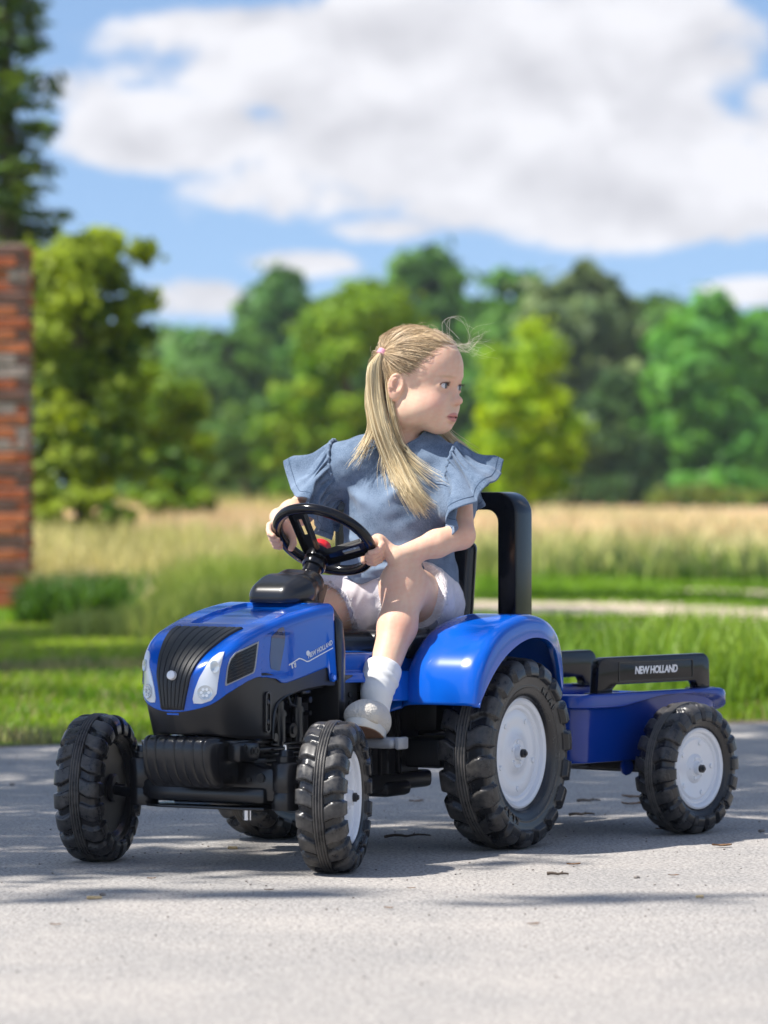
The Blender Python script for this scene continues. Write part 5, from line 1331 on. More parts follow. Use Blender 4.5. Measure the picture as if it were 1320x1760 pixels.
xs = np.linspace(-14, 14, 281); jag = .05*np.sin(xs*5.1)+.03*np.sin(xs*13.7+1)+.02*np.sin(xs*31)
V = [(x, -8, 0) for x in xs] + [(x, EDGE(x)+j, 0) for x, j in zip(xs, jag)] + [(x, EDGE(x)+j+.02, -.02) for x, j in zip(xs, jag)]; n_ = len(xs)
Q = [(i, i+1, n_+i+1, n_+i) for i in range(n_-1)] + [(n_+i, n_+i+1, 2*n_+i+1, 2*n_+i) for i in range(n_-1)]
link('road', qmesh('road', V, Q, smooth=False), asp, kind='structure')
gr_ = new_mat('pale_gravel', rough=.95, spec=.1); add_noise_color(gr_, (.38, .30, .21), (.66, .55, .42), 9, 8, .7)
def strip(name, pts, w, z, mat, **k):
    P = spline(pts, 60); V = []; 
    for i, p in enumerate(P):
        t = P[min(i+1, 59)]-P[max(i-1, 0)]; t /= np.linalg.norm(t); nr = np.array([-t[1], t[0]]); j = 1+.35*math.sin(i*1.7)+.3*math.sin(i*4.1+w)
        V += [(*(p-nr*w*j), z), (*(p+nr*w*j), z)]
    return link(name, qmesh(name, V, [(2*i, 2*i+2, 2*i+3, 2*i+1) for i in range(59)]), mat, kind='structure', **k)
strip('gravel_path', [(.3, 29.3), (1.3, 26.6), (2.2, 24.8), (3.2, 23.2), (5, 20.8), (9, 15.8)], 1.35, -.003, gr_)
strip('gravel_path', [(1.9, 33), (2.7, 31.7), (3.5, 30.1), (6, 26), (10, 20.5)], .6, -.003, gr_)
ve = new_mat('verge_earth', rough=.95, spec=.1); add_noise_color(ve, (.07, .055, .04), (.19, .15, .11), 14, 8, .7)
V = [(x, EDGE(x)+j-.02, -.005) for x, j in zip(xs, jag)] + [(x, EDGE(x)+.30+.1*math.sin(x*3)+.08*math.sin(x*8), -.005) for x in xs]
link('verge_earth', qmesh('verge_earth', V, [(i, i+1, n_+i+1, n_+i) for i in range(n_-1)]), ve, kind='structure')

# ------------------------------------------------------------------ grass
M['grass'] = leaf_mat('grass_blades', .35, .5, .3)
def blades(n, region, h, w, cf, lean=.35, seg=2, kindname='grass', keep=None):
    x = np.empty(0); y = np.empty(0)
    while len(x) < n:
        xx, yy = region(n*2); 
        if keep is not None: mk = keep(xx, yy); xx, yy = xx[mk], yy[mk]
        x = np.r_[x, xx]; y = np.r_[y, yy]
    x, y = x[:n], y[:n]
    H = h(x, y)*rng.uniform(.55, 1.15, n); az = rng.uniform(0, 2*np.pi, n); wd = w(x, y)*rng.uniform(.7, 1.3, n)
    la = rng.uniform(0, 2*np.pi, n); ln = H*lean*rng.uniform(.1, 1.3, n); c, s = np.cos(az), np.sin(az)
    B = np.stack([x, y, np.full(n, -.008)], 1); D = np.stack([np.cos(la)*ln, np.sin(la)*ln, H*0], 1); S = np.stack([c*wd, s*wd, 0*c], 1)/2
    Z = np.array([0, 0, 1.])
    pts = [B-S, B+S, B+D*.3+Z*(H*.55)[:, None]+S*.85, B+D*.3+Z*(H*.55)[:, None]-S*.85, B+D+Z*(H*.97)[:, None]+S*.12, B+D+Z*(H*.97)[:, None]-S*.12]
    V = np.stack(pts, 1).reshape(-1, 3); i0 = np.arange(n)*6; Q = np.concatenate([np.stack([i0, i0+1, i0+2, i0+3], 1), np.stack([i0+3, i0+2, i0+4, i0+5], 1)])
    col = cf(x, y); col = col*rng.uniform(.72, 1.25, (n, 1)); return V, Q, np.repeat(col, 6, 0)
def cmix(a, b_, t): t = np.clip(t, 0, 1)[:, None]; return np.array(a)*(1-t)+np.array(b_)*t
def n2d(x, y, sc, seed): return fnoise(np.stack([x, y, 0*x], 1), sc, seed, 2)
def wedge(y0, y1, spread=.125, p=1.):
    def f(n): y = y0 + (y1-y0)*rng.random(n)**p; return rng.uniform(-1, 1, n)*spread*y, y
    return f
def add_grass(name, data, mat=None): V, Q, c = data; return link(name, qmesh(name, V, Q, c), mat or M['grass'], kind='stuff')
onpath = lambda x, y: (np.abs((y-26.4)+(x-1.5)*1.75) > 2.1+.8*n2d(x, y, 1.2, 5)) | (x < .2)
onpath2 = lambda x, y: (np.abs((y-31.9)+(x-2.6)*1.7) > .9) | (x < 1.9)
lawn_keep = lambda x, y: (y > EDGE(x)+.10+.16*np.abs(n2d(x, y, 3, 2))) & (n2d(x, y, 1.1, 9)*((y < 17) & (x < 0)) < .55) & (onpath(x, y) | (rng.random(len(x)) < .10)) & (onpath2(x, y) | (rng.random(len(x)) < .12))
def lawn_col(x, y):
    c = cmix((.085, .20, .012), (.34, .46, .035), .45+.45*n2d(x, y, 1.3, 3)+.3*n2d(x, y, 5, 12)); dr_ = sstep(.1, .6, n2d(x, y, 1.1, 9))*(y < 17.5)*(x < 0); c = c*(1-dr_[:, None]*.7)+np.array([.40, .31, .17])*dr_[:, None]*.7; d = (rng.random(len(x)) < .12)[:, None]; return np.where(d, np.array([.34, .27, .13]), c)
add_grass('lawn_grass', blades(90000, wedge(11, 25, .14, 1.1), lambda x, y: .055+.030*np.clip(n2d(x, y, .8, 4), -.6, 1)-.036*sstep(17, 21, y)*(x > 0), lambda x, y: .006+.0*x, lawn_col, .8, keep=lawn_keep))
# taller bright tufts at the right of the road
add_grass('verge_weeds', blades(9000, wedge(13.6, 18, .14), lambda x, y: .10+.16*np.clip(n2d(x, y, 2.6, 14), 0, 1), lambda x, y: .012+0*x, lambda x, y: cmix((.12, .25, .02), (.28, .40, .05), .5+.5*n2d(x, y, 2, 6)), .5, keep=lambda x, y: (x > .25) & (y > EDGE(x)+.5) & (n2d(x, y, 2.6, 14) > .1)))
add_grass('tall_green_grass', blades(30000, lambda n: (rng.uniform(-3.2, .2, n), rng.uniform(19.0, 27, n)), lambda x, y: .17+.09*n2d(x, y, 1.2, 8)+.16*sstep(-.062, -.035, x/y), lambda x, y: .009+0*x, lambda x, y: cmix((.15, .28, .016), (.38, .42, .10), .5+.5*n2d(x, y, 1.1, 13)+.25*(rng.random(len(x))-.5)), .45, keep=lambda x, y: (x/y > -.060+.012*n2d(x, y, 1.3, 19)) & (x < .1) & (rng.random(len(x)) < sstep(19.5, 23, y+1.5*n2d(x, y, 1.6, 55))) & (y > 19.6+.9*n2d(x, y, .8, 6) + .8*np.abs(x+1.4))))
mead = lambda x, y: onpath(x, y) & onpath2(x, y)
def mead_col(x, y):
    t = (y-34+6*n2d(x, y, .22, 31))/13; c = cmix((.18, .32, .022), (.68, .50, .27), t+.35*(rng.random(len(x))-.5)*2); return c
add_grass('meadow_grass', blades(70000, wedge(24, 58, .14, 1.2), lambda x, y: .045+.22*sstep(33, 50, y)+.03*n2d(x, y, .3, 22)+.10*np.clip(n2d(x, y, 1.1, 61), 0, 1)*(y > 31), lambda x, y: .013+.0003*y, mead_col, .5, keep=mead))
add_grass('dry_meadow_grass', blades(65000, wedge(36, 150, .14, 1.5), lambda x, y: .26+.16*sstep(40, 60, y)+.09*n2d(x, y, .12, 23), lambda x, y: .0010*y, lambda x, y: cmix((.40, .44, .12), (.84, .64, .42), -.2+1.2*sstep(36, 56, y)+.5*n2d(x, y, .14, 33)), .5, keep=lambda x, y: rng.random(len(x)) < .12+.9*sstep(38, 58, y+4*n2d(x, y, .3, 71))))
add_grass('rough_grass', blades(34000, lambda n: (rng.uniform(-8, 0, n), rng.uniform(24.5, 62, n)), lambda x, y: .52+.12*n2d(x, y, .4, 44)-.28*(y < 32), lambda x, y: .022+0*x, lambda x, y: cmix((.42, .42, .10), (.80, .63, .36), .65+.5*n2d(x, y, .35, 45)), .4, keep=lambda x, y: (x < -.020*y-.2+.6*n2d(x, y, .5, 3)) & ((x/y > -.078) | (y > 28))))

add_grass('dark_leafy_tufts', blades(2600, lambda n: (rng.uniform(-2.0, -1.38, n), rng.uniform(23.6, 25.5, n)), lambda x, y: .07+.20*np.clip(1-((x+1.72)/.34)**2+.5*n2d(x, y, 6, 8), 0, 1), lambda x, y: .020+0*x, lambda x, y: cmix((.03, .09, .012), (.09, .19, .02), .5+.5*n2d(x, y, 2, 6)), .7))

# ------------------------------------------------------------------ trees
M['leaf'] = leaf_mat('leaves', .30, .55, .25); M['bark'] = new_mat('bark', (.10, .075, .055), .9); add_bump(M['bark'], 20, .8, .02, 6)
def quads_at(C, Nrm, size, asp=.7):
    n = len(C); Nrm = Nrm/(np.linalg.norm(Nrm, axis=1, keepdims=True)+1e-9); r = rng.normal(size=(n, 3)); U = np.cross(Nrm, r); U /= np.linalg.norm(U, axis=1, keepdims=True)+1e-9; W = np.cross(Nrm, U)
    s = size[:, None]; 
    V = np.stack([C-U*s, C-W*s*asp*.8+U*s*.1, C+U*s, C+W*s*asp*.8+U*s*.1], 1).reshape(-1, 3); return V, np.arange(n*4).reshape(n, 4)
def trunk_mesh(base, top, r0, limbs, rg_):
    b = MB(); base = Vector(base); top = Vector(top); H = (top-base).length
    pts = [base.lerp(top, t) + Vector((rg_.normal()*.02*H*t*(1-t)*2, rg_.normal()*.02*H*t*(1-t)*2, 0)) for t in np.linspace(0, 1, 9)]
    b.tube(pts, list(np.linspace(r0, r0*.25, 9)), n=10)
    for (t, tip, rr) in limbs:
        p = base.lerp(top, t); tip = Vector(tip); m_ = p.lerp(tip, .5)+Vector((0, 0, .06*H)); b.tube([p, m_, tip], [rr, rr*.7, rr*.25], n=6)
    return b.mesh('trunk')
def tree(name, label, x, y, base, lobes, nleaf, size, c1, c2, cat='tree', group=None, trunk_r=.12, clumps=60, seed=0, hollow=.5, trunk_top=None):
    global rng
    rg_ = np.random.default_rng(seed+100); rng = np.random.default_rng(seed+500)
    o = bpy.data.objects.new(name, None); COL.objects.link(o); o.location = (x, y, base); o['label'] = label; o['category'] = cat
    if group: o['group'] = group
    vol = np.array([np.prod(l[3:6])**(2/3) for l in lobes]); vol /= vol.sum(); Cs = []; Ns = []; Ss = []; Co = []
    allc = []
    for (lx, ly, lz, rx, ry, rz), f in zip(lobes, vol):
        k = max(4, int(clumps*f))
        for _ in range(k):
            d = rg_.normal(size=3); d /= np.linalg.norm(d); rr = hollow+(1-hollow)*rg_.random()**.5; c = np.array([lx, ly, lz])+d*rr*np.array([rx, ry, rz])*.86
            allc.append((c, d, .44*min(rx, ry, rz)*rg_.uniform(.55, 1.25), rg_.random()))
    per = nleaf//len(allc)
    for (c, d, r, t) in allc:
        q = rg_.normal(size=(per, 3)); q /= np.linalg.norm(q, axis=1, keepdims=True); rr = np.abs(rg_.normal(size=(per, 1)))*.35+rg_.random((per, 1))*.55; p = c + q*rr*r*np.array([1.15, 1.15, .8])
        Cs.append(p); Ns.append(q*.8 + d*.5 + rg_.normal(size=(per, 3))*.55 + np.array([0, 0, .35])); Ss.append(size*rg_.uniform(.6, 1.3, per))
        cc = np.array(c1)*(1-t)+np.array(c2)*t; Co.append(cc*rg_.uniform(.75, 1.3, (per, 1)))
    if group: Co = [c_*np.array([2.3, 1.95, 1.35]) for c_ in Co]
    C_, N_, S_, K_ = map(np.concatenate, (Cs, Ns, Ss, Co)); V, Q = quads_at(C_, N_, S_)
    link('crown', qmesh('crown', V, Q, np.repeat(K_, 4, 0), smooth=False), M['leaf'], o, kind='stuff')
    l0 = lobes[0]; top = trunk_top or (l0[0], l0[1], l0[2]+l0[5]*.4)
    lim = [(rg_.uniform(.35, .8), tuple(c[0]), trunk_r*.3) for c in allc[:9]]
    link('trunk', trunk_mesh((0, 0, 0), top, trunk_r, lim, rg_), M['bark'], o); return o
def lob(px, row, rx, ry, Y, x0, dy=0, depth=None):   # measured crown lobe: centre and half sizes, at a distance
    k = (Y+dy)/7500; return ((px-660)*k-x0, dy, CAMH+(855-row)*k, rx*k, (depth or rx)*k, ry*k)
G1, G2 = (.035, .085, .018), (.075, .15, .022)
FG = 'trees of the wood beyond the meadow'
def forest(px, top, w, Y, c1, c2, label, seed, n=11500, extra=()):
    x0 = (px-660)/7500*Y; w = w*1.16; h = 860-top; lobes = [lob(px, top+h*.27, w*.80, h*.27, Y, x0), lob(px-w*.5, top+h*.48, w*.7, h*.30, Y, x0, -3), lob(px+w*.5, top+h*.50, w*.7, h*.32, Y, x0, 2), lob(px, top+h*.74, w*1.05, h*.30, Y, x0, -2), lob(px, top+h*.95, w*1.05, h*.12, Y, x0, -4)]
    for (a, b_, c, d) in extra: lobes.append(lob(a, b_, c, d, Y, x0))
    tree('broadleaf_tree', label, x0, Y, -.01, lobes, n, .36*Y/150, c1, c2, group=FG, trunk_r=.35, clumps=120, seed=seed, hollow=.45)
forest(478, 442, 70, 165, (.022, .075, .022), (.045, .12, .03), 'round dark green tree of the wood, rising left of the girl above its neighbours', 1)
forest(390, 540, 95, 150, (.03, .095, .028), (.06, .14, .035), 'low green tree of the wood beside the yellowish bush on the left', 2)
forest(305, 560, 80, 172, (.03, .085, .03), (.05, .12, .035), 'tree of the wood seen through the gap behind the left bushes', 3)
forest(725, 404, 85, 170, (.022, .078, .018), (.05, .13, .025), 'tallest tree of the wood, its top right above the girl\'s head', 4)
forest(640, 470, 80, 175, (.025, .08, .02), (.05, .12, .03), 'tree of the wood half hidden behind the light green tree', 5)
forest(880, 455, 75, 168, (.03, .10, .02), (.06, .15, .03), 'green tree of the wood above the bright yellow bush', 6)
forest(1010, 424, 100, 150, (.045, .085, .045), (.085, .135, .065), 'greyish green willow-like tree of the wood with the second highest top', 7, 8500)
forest(955, 520, 60, 146, (.045, .085, .045), (.08, .13, .06), 'small greyish tree in front of the willow-like one', 8, 5000)
forest(1130, 475, 75, 165, (.03, .085, .025), (.055, .13, .03), 'dark tree of the wood in the gap right of the greyish one', 9)
forest(1225, 505, 95, 140, (.03, .12, .022), (.065, .19, .03), 'broad bright green tree of the wood on the right', 10, 12000)
forest(1320, 520, 80, 150, (.03, .11, .02), (.06, .17, .03), 'green tree of the wood cut off by the right edge', 11)
forest(1065, 640, 70, 138, (.02, .055, .02), (.035, .08, .025), 'low dark tree at the shady foot of the wood', 12, 5000)
forest(580, 520, 80, 160, (.025, .09, .018), (.05, .13, .03), 'tree of the wood left of the light green tree', 13)
forest(800, 470, 70, 172, (.025, .085, .02), (.05, .13, .028), 'tree of the wood between the tallest one and the yellow bush', 14)
forest(210, 560, 90, 175, (.03, .08, .03), (.05, .11, .035), 'tree of the wood behind the left shrubs, almost hidden', 15, 4500)
def near_tree(px, Y, lobes, nleaf, size, c1, c2, label, seed, name='bush', cat='bush', clumps=90, tr=.06, hollow=.4, tt=None):
    x0 = (px-660)/7500*Y; return tree(name, label, x0, Y, -.01, [lob(a, b_, c, d, Y, x0, dy) for (a, b_, c, d, dy) in lobes], nleaf, size, c1, c2, cat=cat, trunk_r=tr, clumps=clumps, seed=seed, hollow=hollow, trunk_top=tt)
near_tree(590, 80, [(600, 580, 95, 100, 0), (560, 690, 75, 120, -1), (650, 560, 75, 90, 1), (520, 700, 55, 110, 0), (600, 780, 105, 70, 0), (470, 740, 50, 80, 1), (690, 680, 70, 130, 1), (650, 820, 110, 50, 0), (560, 830, 100, 40, -1)], 24000, .09, (.085, .20, .012), (.22, .35, .02), 'light green bushy tree right behind the girl and the steering wheel', 21, 'young_tree', 'tree', 150, .14)
near_tree(905, 62, [(905, 630, 72, 78, 0), (870, 720, 68, 90, -1), (950, 720, 55, 85, 1), (905, 790, 85, 55, 0), (840, 780, 50, 70, 0), (900, 835, 90, 30, -.5), (960, 790, 55, 60, 0)], 18000, .072, (.16, .30, .008), (.42, .56, .015), 'bright yellow-green bush to the right of the girl', 22, 'bush', 'bush', 110, .09)
near_tree(1200, 120, [(1150, 850, 60, 16, 0), (1220, 848, 70, 18, 1), (1290, 852, 50, 14, 0)], 5000, .10, (.14, .20, .03), (.24, .30, .05), 'low yellowish scrub along the far edge of the meadow on the right', 23, 'scrub', 'scrub', 60, .05)
near_tree(150, 40, [(120, 470, 95, 95, 0), (190, 440, 70, 60, .5), (90, 590, 85, 110, 0), (200, 570, 60, 75, .5), (150, 700, 95, 110, 0), (60, 760, 60, 80, 0), (225, 680, 45, 70, 0), (180, 790, 95, 65, 0), (90, 820, 80, 45, -.3), (140, 880, 110, 50, -.4), (240, 560, 35, 60, 0), (210, 500, 55, 60, .2), (70, 500, 60, 60, 0)], 30000, .058, (.06, .12, .014), (.34, .42, .025), 'tall bush with yellow-green shoots right of the brick pillar', 24, 'tall_bush', 'bush', 190, .09, .5)
near_tree(295, 52, [(290, 690, 62, 75, 0), (250, 750, 60, 70, 0), (330, 740, 40, 70, 1), (290, 800, 75, 40, 0), (240, 640, 35, 40, 0), (300, 855, 90, 35, -.4)], 16000, .062, (.07, .16, .014), (.24, .36, .02), 'rounded green bush between the tall bush and the wood', 25, 'bush', 'bush', 110, .07)
near_tree(420, 95, [(420, 760, 60, 70, 0), (380, 800, 60, 45, 0), (465, 790, 45, 55, 0)], 6000, .09, (.05, .13, .02), (.11, .20, .03), 'low green bush at the far end of the field, left of the steering wheel', 26, 'bush', 'bush', 70, .07)
# spruce behind the pillar
def spruce(px, Y, top, seed):
    rg_ = np.random.default_rng(seed); x0 = (px-660)/7500*Y; k = Y/7500; Ht = CAMH+(855-top)*k
    o = bpy.data.objects.new('spruce_tree', None); COL.objects.link(o); o.location = (x0, Y, -.01); o['label'] = 'tall dark spruce rising out of the frame behind the brick pillar'; o['category'] = 'tree'
    C, Nn, K, S = [], [], [], []; b = MB(); b.tube([(0, 0, 0), (0, 0, Ht*.5), (0, 0, Ht)], [.16, .10, .01], n=10)
    for zz in np.arange(.8, Ht, .13):
        Rr = (1-zz/Ht)**.70*1.45*rg_.uniform(.45, 1.2)
        for _ in range(5):
            a = rg_.uniform(0, 6.28); ln = Rr*rg_.uniform(.6, 1.1); pts = [Vector((math.cos(a)*ln*t, math.sin(a)*ln*t, zz - .30*ln*t + .18*ln*t*t)) for t in (0, .35, .7, 1)]
            b.tube(pts, [.02, .014, .009, .003], n=4); tcl = rg_.random()
            m_ = int(44*ln)+8
            for _ in range(m_):
                t = rg_.random()**.7; p = np.array([math.cos(a)*ln*t, math.sin(a)*ln*t, zz-.30*ln*t+.18*ln*t*t]); w = .16*ln*(1.1-t)+.05
                p = p + np.array([-math.sin(a), math.cos(a), 0])*rg_.normal()*w + np.array([0, 0, -abs(rg_.normal())*.07]); C.append(p); Nn.append(np.array([0, 0, 1.])+rg_.normal(size=3)*.6); S.append(rg_.uniform(.06, .12))
                K.append((np.array([.035, .085, .020])*(1-tcl)+np.array([.15, .23, .03])*tcl)*rg_.uniform(.7, 1.3))
    V, Q = quads_at(np.array(C), np.array(Nn), np.array(S), .45); link('crown', qmesh('crown', V, Q, np.repeat(np.array(K), 4, 0), smooth=False), M['leaf'], o, kind='stuff'); link('trunk', b.mesh('trunk'), M['bark'], o)
spruce(12, 46, -330, 3)

# ------------------------------------------------------------------ brick pillar
M['mortar'] = new_mat('lime_mortar', (.34, .31, .28), .95); add_bump(M['mortar'], 60, .8, .01, 5)
bricks_m = []
for i, (c1, c2) in enumerate((((.28, .07, .03), (.44, .13, .06)), ((.36, .10, .04), (.54, .18, .08)), ((.11, .055, .045), (.22, .12, .095)), ((.22, .16, .14), (.40, .32, .28)))):
    m_ = new_mat('brick_%d' % i, rough=.9, spec=.2); add_noise_color(m_, c1, c2, 9, 7, .7); add_bump(m_, 40, .8, .008, 5); bricks_m.append(m_)
PW = .51; pY = 27.0; pxr = 47; X1 = (pxr-660)/7500*pY; PX = X1-PW/2
pil = bpy.data.objects.new('brick_pillar', None); COL.objects.link(pil); pil.location = (PX, pY+PW/2, 0); pil['label'] = 'weathered red brick gate pillar at the left edge of the picture'; pil['category'] = 'pillar'
b = MB(); b.box((0, 0, 1.13), (PW-.03, PW-.03, 2.27)); b.build('mortar', M['mortar'], pil, smooth=False)
rb_ = np.random.default_rng(12); brick_me = []
for v in range(12):
    bm = bmesh.new(); bmesh.ops.create_cube(bm, size=1); bmesh.ops.scale(bm, vec=(.245, .118, .062), verts=bm.verts); bmesh.ops.bevel(bm, geom=bm.edges[:], offset=.006, segments=1, affect='EDGES')
    for vv in bm.verts: vv.co += Vector(rb_.normal(size=3)*.0025)
    me = bpy.data.meshes.new('brick'); bm.to_mesh(me); bm.free(); me.materials.append(bricks_m[[0, 1, 0, 2, 1, 3, 0, 2, 1, 0, 3, 2][v]]); brick_me.append(me)
for cse in range(30):
    z = .035+cse*.0755; odd = cse % 2
    for side in range(4):
        # pinwheel bond: each side takes a long brick and closes with the next one's header
        for u in ((-.128, .128) if odd else (-.19, .065)):
            o = bpy.data.objects.new('brick', brick_me[int(rb_.choice([3, 6, 8, 10, 11])) if cse > 19 and rb_.random() < .7 else rb_.integers(12)]); COL.objects.link(o); o.parent = pil
            a = side*math.pi/2; lx = u-.0; p = Vector((lx, -PW/2+.059+rb_.normal()*.003, z)); p.rotate(Matrix.Rotation(a, 3, 'Z')); o.location = p
            o.rotation_euler = (rb_.normal()*.01, rb_.normal()*.012, a + rb_.normal()*.012 + (math.pi if rb_.random() < .5 else 0)); o.scale = (1 if odd else (.5 if u < 0 and False else 1), 1, rb_.uniform(.96, 1.04))
            if not odd: o.scale[0] = .48 if u < -.1 else 1.0; o.location = p
    
# ------------------------------------------------------------------ trees whose shade falls into the picture (they stand left of the frame)
sh2 = Vector((-sv.x/sv.z, -sv.y/sv.z))      # ground offset of a shadow per metre of height
def shade_tree(label, trunk, spots, leaf, c1, c2, seed, name='maple_tree', dens=900):
    # spots: (ground x, ground y, rx, ry, height, density); each spot is the patch of ground its bough keeps in the shade
    rg_ = np.random.default_rng(seed); o = bpy.data.objects.new(name, None); COL.objects.link(o); o.location = (trunk[0], trunk[1], -.01); o['label'] = label; o['category'] = 'tree'; o['group'] = 'trees left of the frame whose shade falls on the road and lawn'
    C, Nn, S, K = [], [], [], []; limbs = []; hmax = 0
    for (gx, gy, rx, ry, h, dn) in spots:
        rx, ry, dn = rx*1.22, ry*1.22, dn*1.5; cx, cy = gx-sh2[0]*h-trunk[0], gy-sh2[1]*h-trunk[1]; n = int(dens*dn*rx*ry*math.pi/(leaf*leaf)*.0022*1.0)+12; hmax = max(hmax, h)
        for _ in range(max(3, n//22)):
            a = rg_.uniform(0, 6.28); r = rg_.random()**.5; c = np.array([cx+rx*r*math.cos(a)*.9, cy+ry*r*math.sin(a)*.9, h+rg_.normal()*.15])
            for _ in range(22):
                C.append(c+rg_.normal(size=3)*np.array([min(.16, rx*.4), min(.16, ry*.4), .12])); Nn.append(rg_.normal(size=3)*.5+np.array(sv)); S.append(leaf*rg_.uniform(.6, 1.2)); K.append(np.array(c1)+(np.array(c2)-np.array(c1))*rg_.random())
        limbs.append((rg_.uniform(.45, .8), (cx, cy, h-.1), .012))
    V, Q = quads_at(np.array(C), np.array(Nn), np.array(S), .8); link('crown', qmesh('crown', V, Q, np.repeat(np.array(K), 4, 0), smooth=False), M['leaf'], o, kind='stuff')
    link('trunk', trunk_mesh((0, 0, 0), (0, 0, hmax*.95), .16, limbs[:14], rg_), M['bark'], o)
rs = np.random.default_rng(77)
spots = [(-.58, 7.62, .14, .08, 8.2, .8), (-.28, 7.58, .08, .05, 8.4, .6), (.32, 7.58, .12, .09, 8.6, .9), (-.75, 8.35, .42, .30, 5.3, 1.3), (-.35, 8.35, .35, .16, 5.3, 1.1), (-.95, 9.1, .5, .22, 5.2, 1.2), (-.15, 9.55, .55, .28, 5.2, 1.2), (-.9, 10.2, .5, .35, 5.3, 1.2),
         (.55, 10.0, .5, .30, 5.2, 1.2), (1.2, 10.1, .35, .35, 5.4, 1.1), (.1, 10.6, .6, .30, 5.0, 1.2), (.9, 11.0, .6, .35, 5.3, 1.2), (-.6, 11.3, .7, .35, 5.3, 1.2), (.3, 11.9, .7, .35, 5.5, 1.2), (1.1, 12.1, .6, .35, 5.5, 1.2), (-.8, 12.2, .6, .3, 5.2, .8), (1.5, 13.1, .5, .3, 5.5, 1.0)]
shade_tree('maple left of the frame whose leaves shade the road', (-5.6, 7.2), spots, .045, (.05, .12, .015), (.09, .17, .02), 5)
spots = [(rs.uniform(-2.6, .6), rs.uniform(13.5, 24), rs.uniform(.2, .6), rs.uniform(.3, .9), rs.uniform(6, 7.5), 1.) for _ in range(20)] + [(-1.4, 18.5, .5, .6, 6.4, 1.5), (-1.6, 16.6, .4, .4, 6.2, 1.5), (1.0, 21.4, .7, .5, 6.8, 1.3), (1.8, 20.6, .7, .5, 6.8, 1.2), (2.3, 22.2, .6, .6, 6.8, 1.3), (.9, 23.5, .9, .4, 6.8, 1.2)]
shade_tree('maple left of the frame whose leaves shade the lawn', (-6.8, 16.5), spots, .06, (.05, .12, .015), (.09, .17, .02), 6)
spots = [(2.2, 37.5, 1.2, 1.0, 7.5, 1.4), (3.4, 37.0, 1.0, 1.0, 7.5, 1.4), (1.2, 30.4, .5, .8, 7.0, 1.2), (2.1, 30.0, .4, .6, 7.0, 1.2), (2.9, 29.4, .6, .5, 7.2, 1.2), (3.6, 33.8, .8, .6, 7, 1.1), (.4, 27, .8, .7, 6.8, 1.2)]
shade_tree('maple left of the frame whose leaves shade the gravel path', (-7.0, 31.0), spots, .08, (.05, .12, .015), (.09, .17, .02), 9)

# ------------------------------------------------------------------ litter on the road
M['dryleaf'] = new_mat('dry_leaf', rough=.8); add_noise_color(M['dryleaf'], (.16, .08, .035), (.34, .19, .09), 60, 4)
M['chip'] = new_mat('wood_chip', rough=.85); add_noise_color(M['chip'], (.38, .28, .14), (.58, .45, .26), 80, 4)
M['twig'] = new_mat('twig_bark', (.075, .055, .04), .9); M['stone'] = new_mat('stone', rough=.9); add_noise_color(M['stone'], (.12, .10, .09), (.28, .25, .22), 90, 4)
rl = np.random.default_rng(31)
def litter(kind, px, row, size, label):
    Y = CAMH*7500/(row-855); X = (px-660)/7500*Y; b = MB(); nm, cat, mat = {'leaf': ('dry_leaf', 'leaf', 'dryleaf'), 'chip': ('wood_chip', 'wood chip', 'chip'), 'twig': ('twig', 'twig', 'twig'), 'stone': ('pebble', 'pebble', 'stone')}[kind]
    s = size
    if kind == 'leaf':
        rows = []
        for i in range(9):
            u = -1+i/4; w = max(.02, (1-abs(u)**2.2))*.42*(1+.18*math.sin(i*2.4)); rows.append([(u*s, v*w*s, .003+.16*s*(abs(v)**1.5) + .10*s*u*u + rl.normal()*.015*s) for v in np.linspace(-1, 1, 7)])
        b.grid(rows)
    elif kind == 'chip': b.box((0, 0, .003), (2*s, .7*s, .005), .0012, 1, Matrix.Rotation(R(4), 3, 'X')); [setattr(v, 'co', v.co+Vector(rl.normal(size=3)*s*.05)) for v in b.bm.verts]
    elif kind == 'twig':
        p = [Vector((t*s, math.sin(t*2.2+px)*.10*s, .004+.06*s*abs(math.sin(3*t)))) for t in np.linspace(-1, 1, 9)]; b.tube(p, list(np.linspace(.0035, .0016, 9)), n=6); b.tube([p[5], p[5]+Vector((.2*s, .22*s, .004))], [.002, .001], n=5)
    else:
        bmesh.ops.create_icosphere(b.bm, subdivisions=2, radius=s*.5); [setattr(v, 'co', Vector((v.co.x*1.2, v.co.y, v.co.z*.6)) + Vector(rl.normal(size=3)*s*.03) + Vector((0, 0, s*.22))) for v in b.bm.verts]
    o = b.build(nm, M[mat]); o.location = (X, Y, 0); o.rotation_euler = (0, 0, rl.uniform(-.5, .5)); o['label'] = label; o['category'] = cat; o['group'] = 'litter lying on the road'
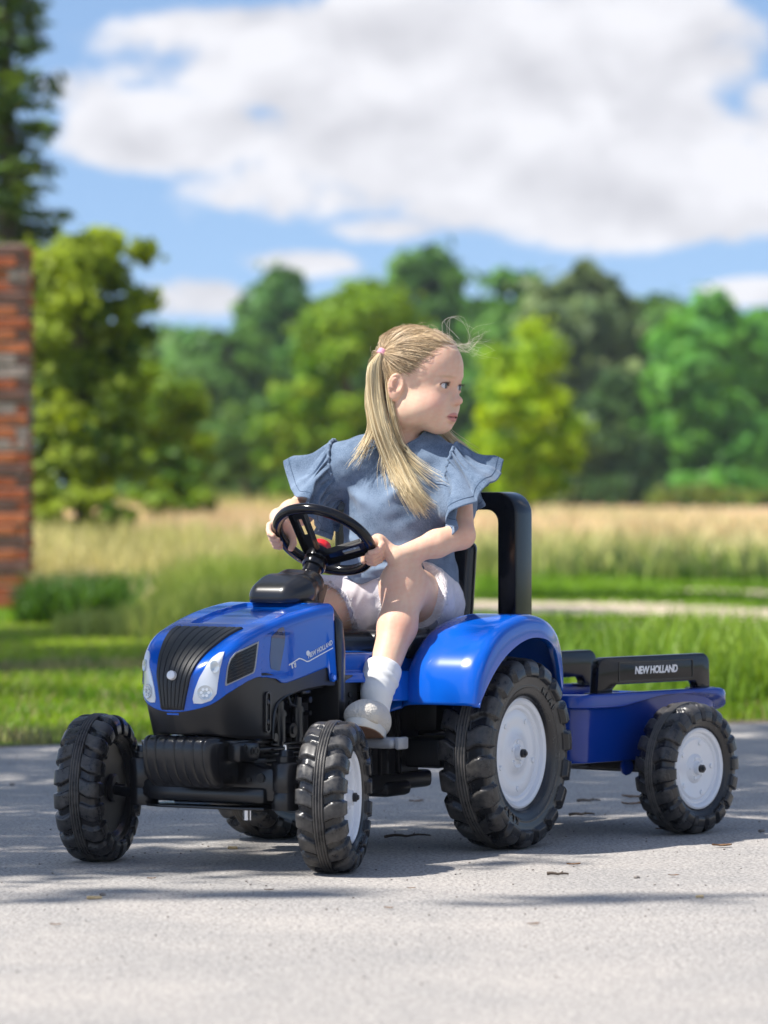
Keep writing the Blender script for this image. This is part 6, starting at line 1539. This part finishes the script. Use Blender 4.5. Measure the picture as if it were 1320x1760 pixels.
for a in [('chip', 162, 1546, .013, 'pale wood chip on the sunny asphalt in front of the left front wheel'), ('stone', 176, 1540, .010, 'dark pebble touching the pale wood chip'), ('leaf', 95, 1593, .010, 'small orange-brown leaf bit nearest the left edge of the road'),
          ('stone', 20, 1350, .012, 'black pebble in the shade far left of the wheels'), ('leaf', 260, 1513, .008, 'tiny brown leaf bit right of the left front wheel'), ('leaf', 462, 1533, .009, 'tiny brown leaf bit in the striped shade left of the near front wheel'),
          ('leaf', 986, 1489, .014, 'curled brown leaf in the sun below the big rear wheel'), ('leaf', 1241, 1457, .020, 'long brown leaf in the sun below the trailer wheel'), ('twig', 959, 1506, .020, 'short thin twig beside the curled brown leaf'), ('leaf', 1158, 1508, .010, 'small reddish leaf bit between the wheels and the right edge'),
          ('leaf', 917, 1592, .011, 'orange leaf bit lying nearest the camera'), ('leaf', 668, 1564, .009, 'small brown leaf bit under the near front wheel\'s shadow'), ('twig', 700, 1441, .050, 'long dark twig in the shade between the front and rear wheels'),
          ('leaf', 1088, 1373, .026, 'big brown leaf in the shade left of the trailer wheel'), ('leaf', 1086, 1385, .024, 'brown leaf just in front of the big one by the trailer wheel'), ('twig', 1012, 1379, .028, 'broken twig in the shade behind the rear wheel'), ('twig', 1000, 1403, .030, 'dark twig right behind the rear wheel\'s tread'),
          ('stone', 1309, 1430, .012, 'pale pebble at the right edge in the trailer\'s shade'), ('leaf', 1137, 1428, .013, 'brown leaf touching the trailer tyre'), ('leaf', 715, 1380, .016, 'brown leaf in the sunny strip under the chassis'), ('chip', 1203, 1544, .007, 'tiny pale chip on the sunny asphalt at lower right'),
          ('leaf', 707, 1530, .008, 'yellowish leaf bit right of the near front wheel'), ('stone', 1095, 1510, .010, 'brown pebble at the edge of the blurred shade patch'), ('chip', 400, 1460, .010, 'thin brown chip in the shade behind the bumper'), ('leaf', 1180, 1400, .012, 'leaf bit in the shade under the trailer')]: litter(*a)
# a few hundred loose grains
g = []; n = 420; rg_ = np.random.default_rng(8); gy = rg_.uniform(6.2, 12.5, n); gx = rg_.uniform(-1, 1, n)*.11*gy; bm = bmesh.new(); bmesh.ops.create_icosphere(bm, subdivisions=1, radius=1); bv = np.array([v.co[:] for v in bm.verts]); bf = np.array([[v.index for v in f.verts] for f in bm.faces]); bm.free()
sz = rg_.uniform(.0009, .0024, n); V = (bv[None]*sz[:, None, None]*np.array([1.2, 1, .7]) + np.stack([gx, gy, sz*.5], 1)[:, None]).reshape(-1, 3); F_ = (bf[None]+(np.arange(n)*len(bv))[:, None, None]).reshape(-1, 3)
link('loose_grit', qmesh('loose_grit', V, F_, smooth=False), M['stone'], kind='stuff')
print('env', time.time()-T0)

hz = new_mat('summer_haze'); N, L = hz.node_tree.nodes, hz.node_tree.links; N.remove(N['Principled BSDF']); pv = N.new('ShaderNodeVolumePrincipled'); pv.inputs['Color'].default_value = (.86, .93, 1.0, 1); pv.inputs['Density'].default_value = .00030; pv.inputs['Anisotropy'].default_value = .2
L.new(pv.outputs[0], N['Material Output'].inputs['Volume'])
b = MB(); b.box((0, 230, 8), (610, 550, 18.2)); link('haze', b.mesh('haze', smooth=False), hz, kind='stuff')
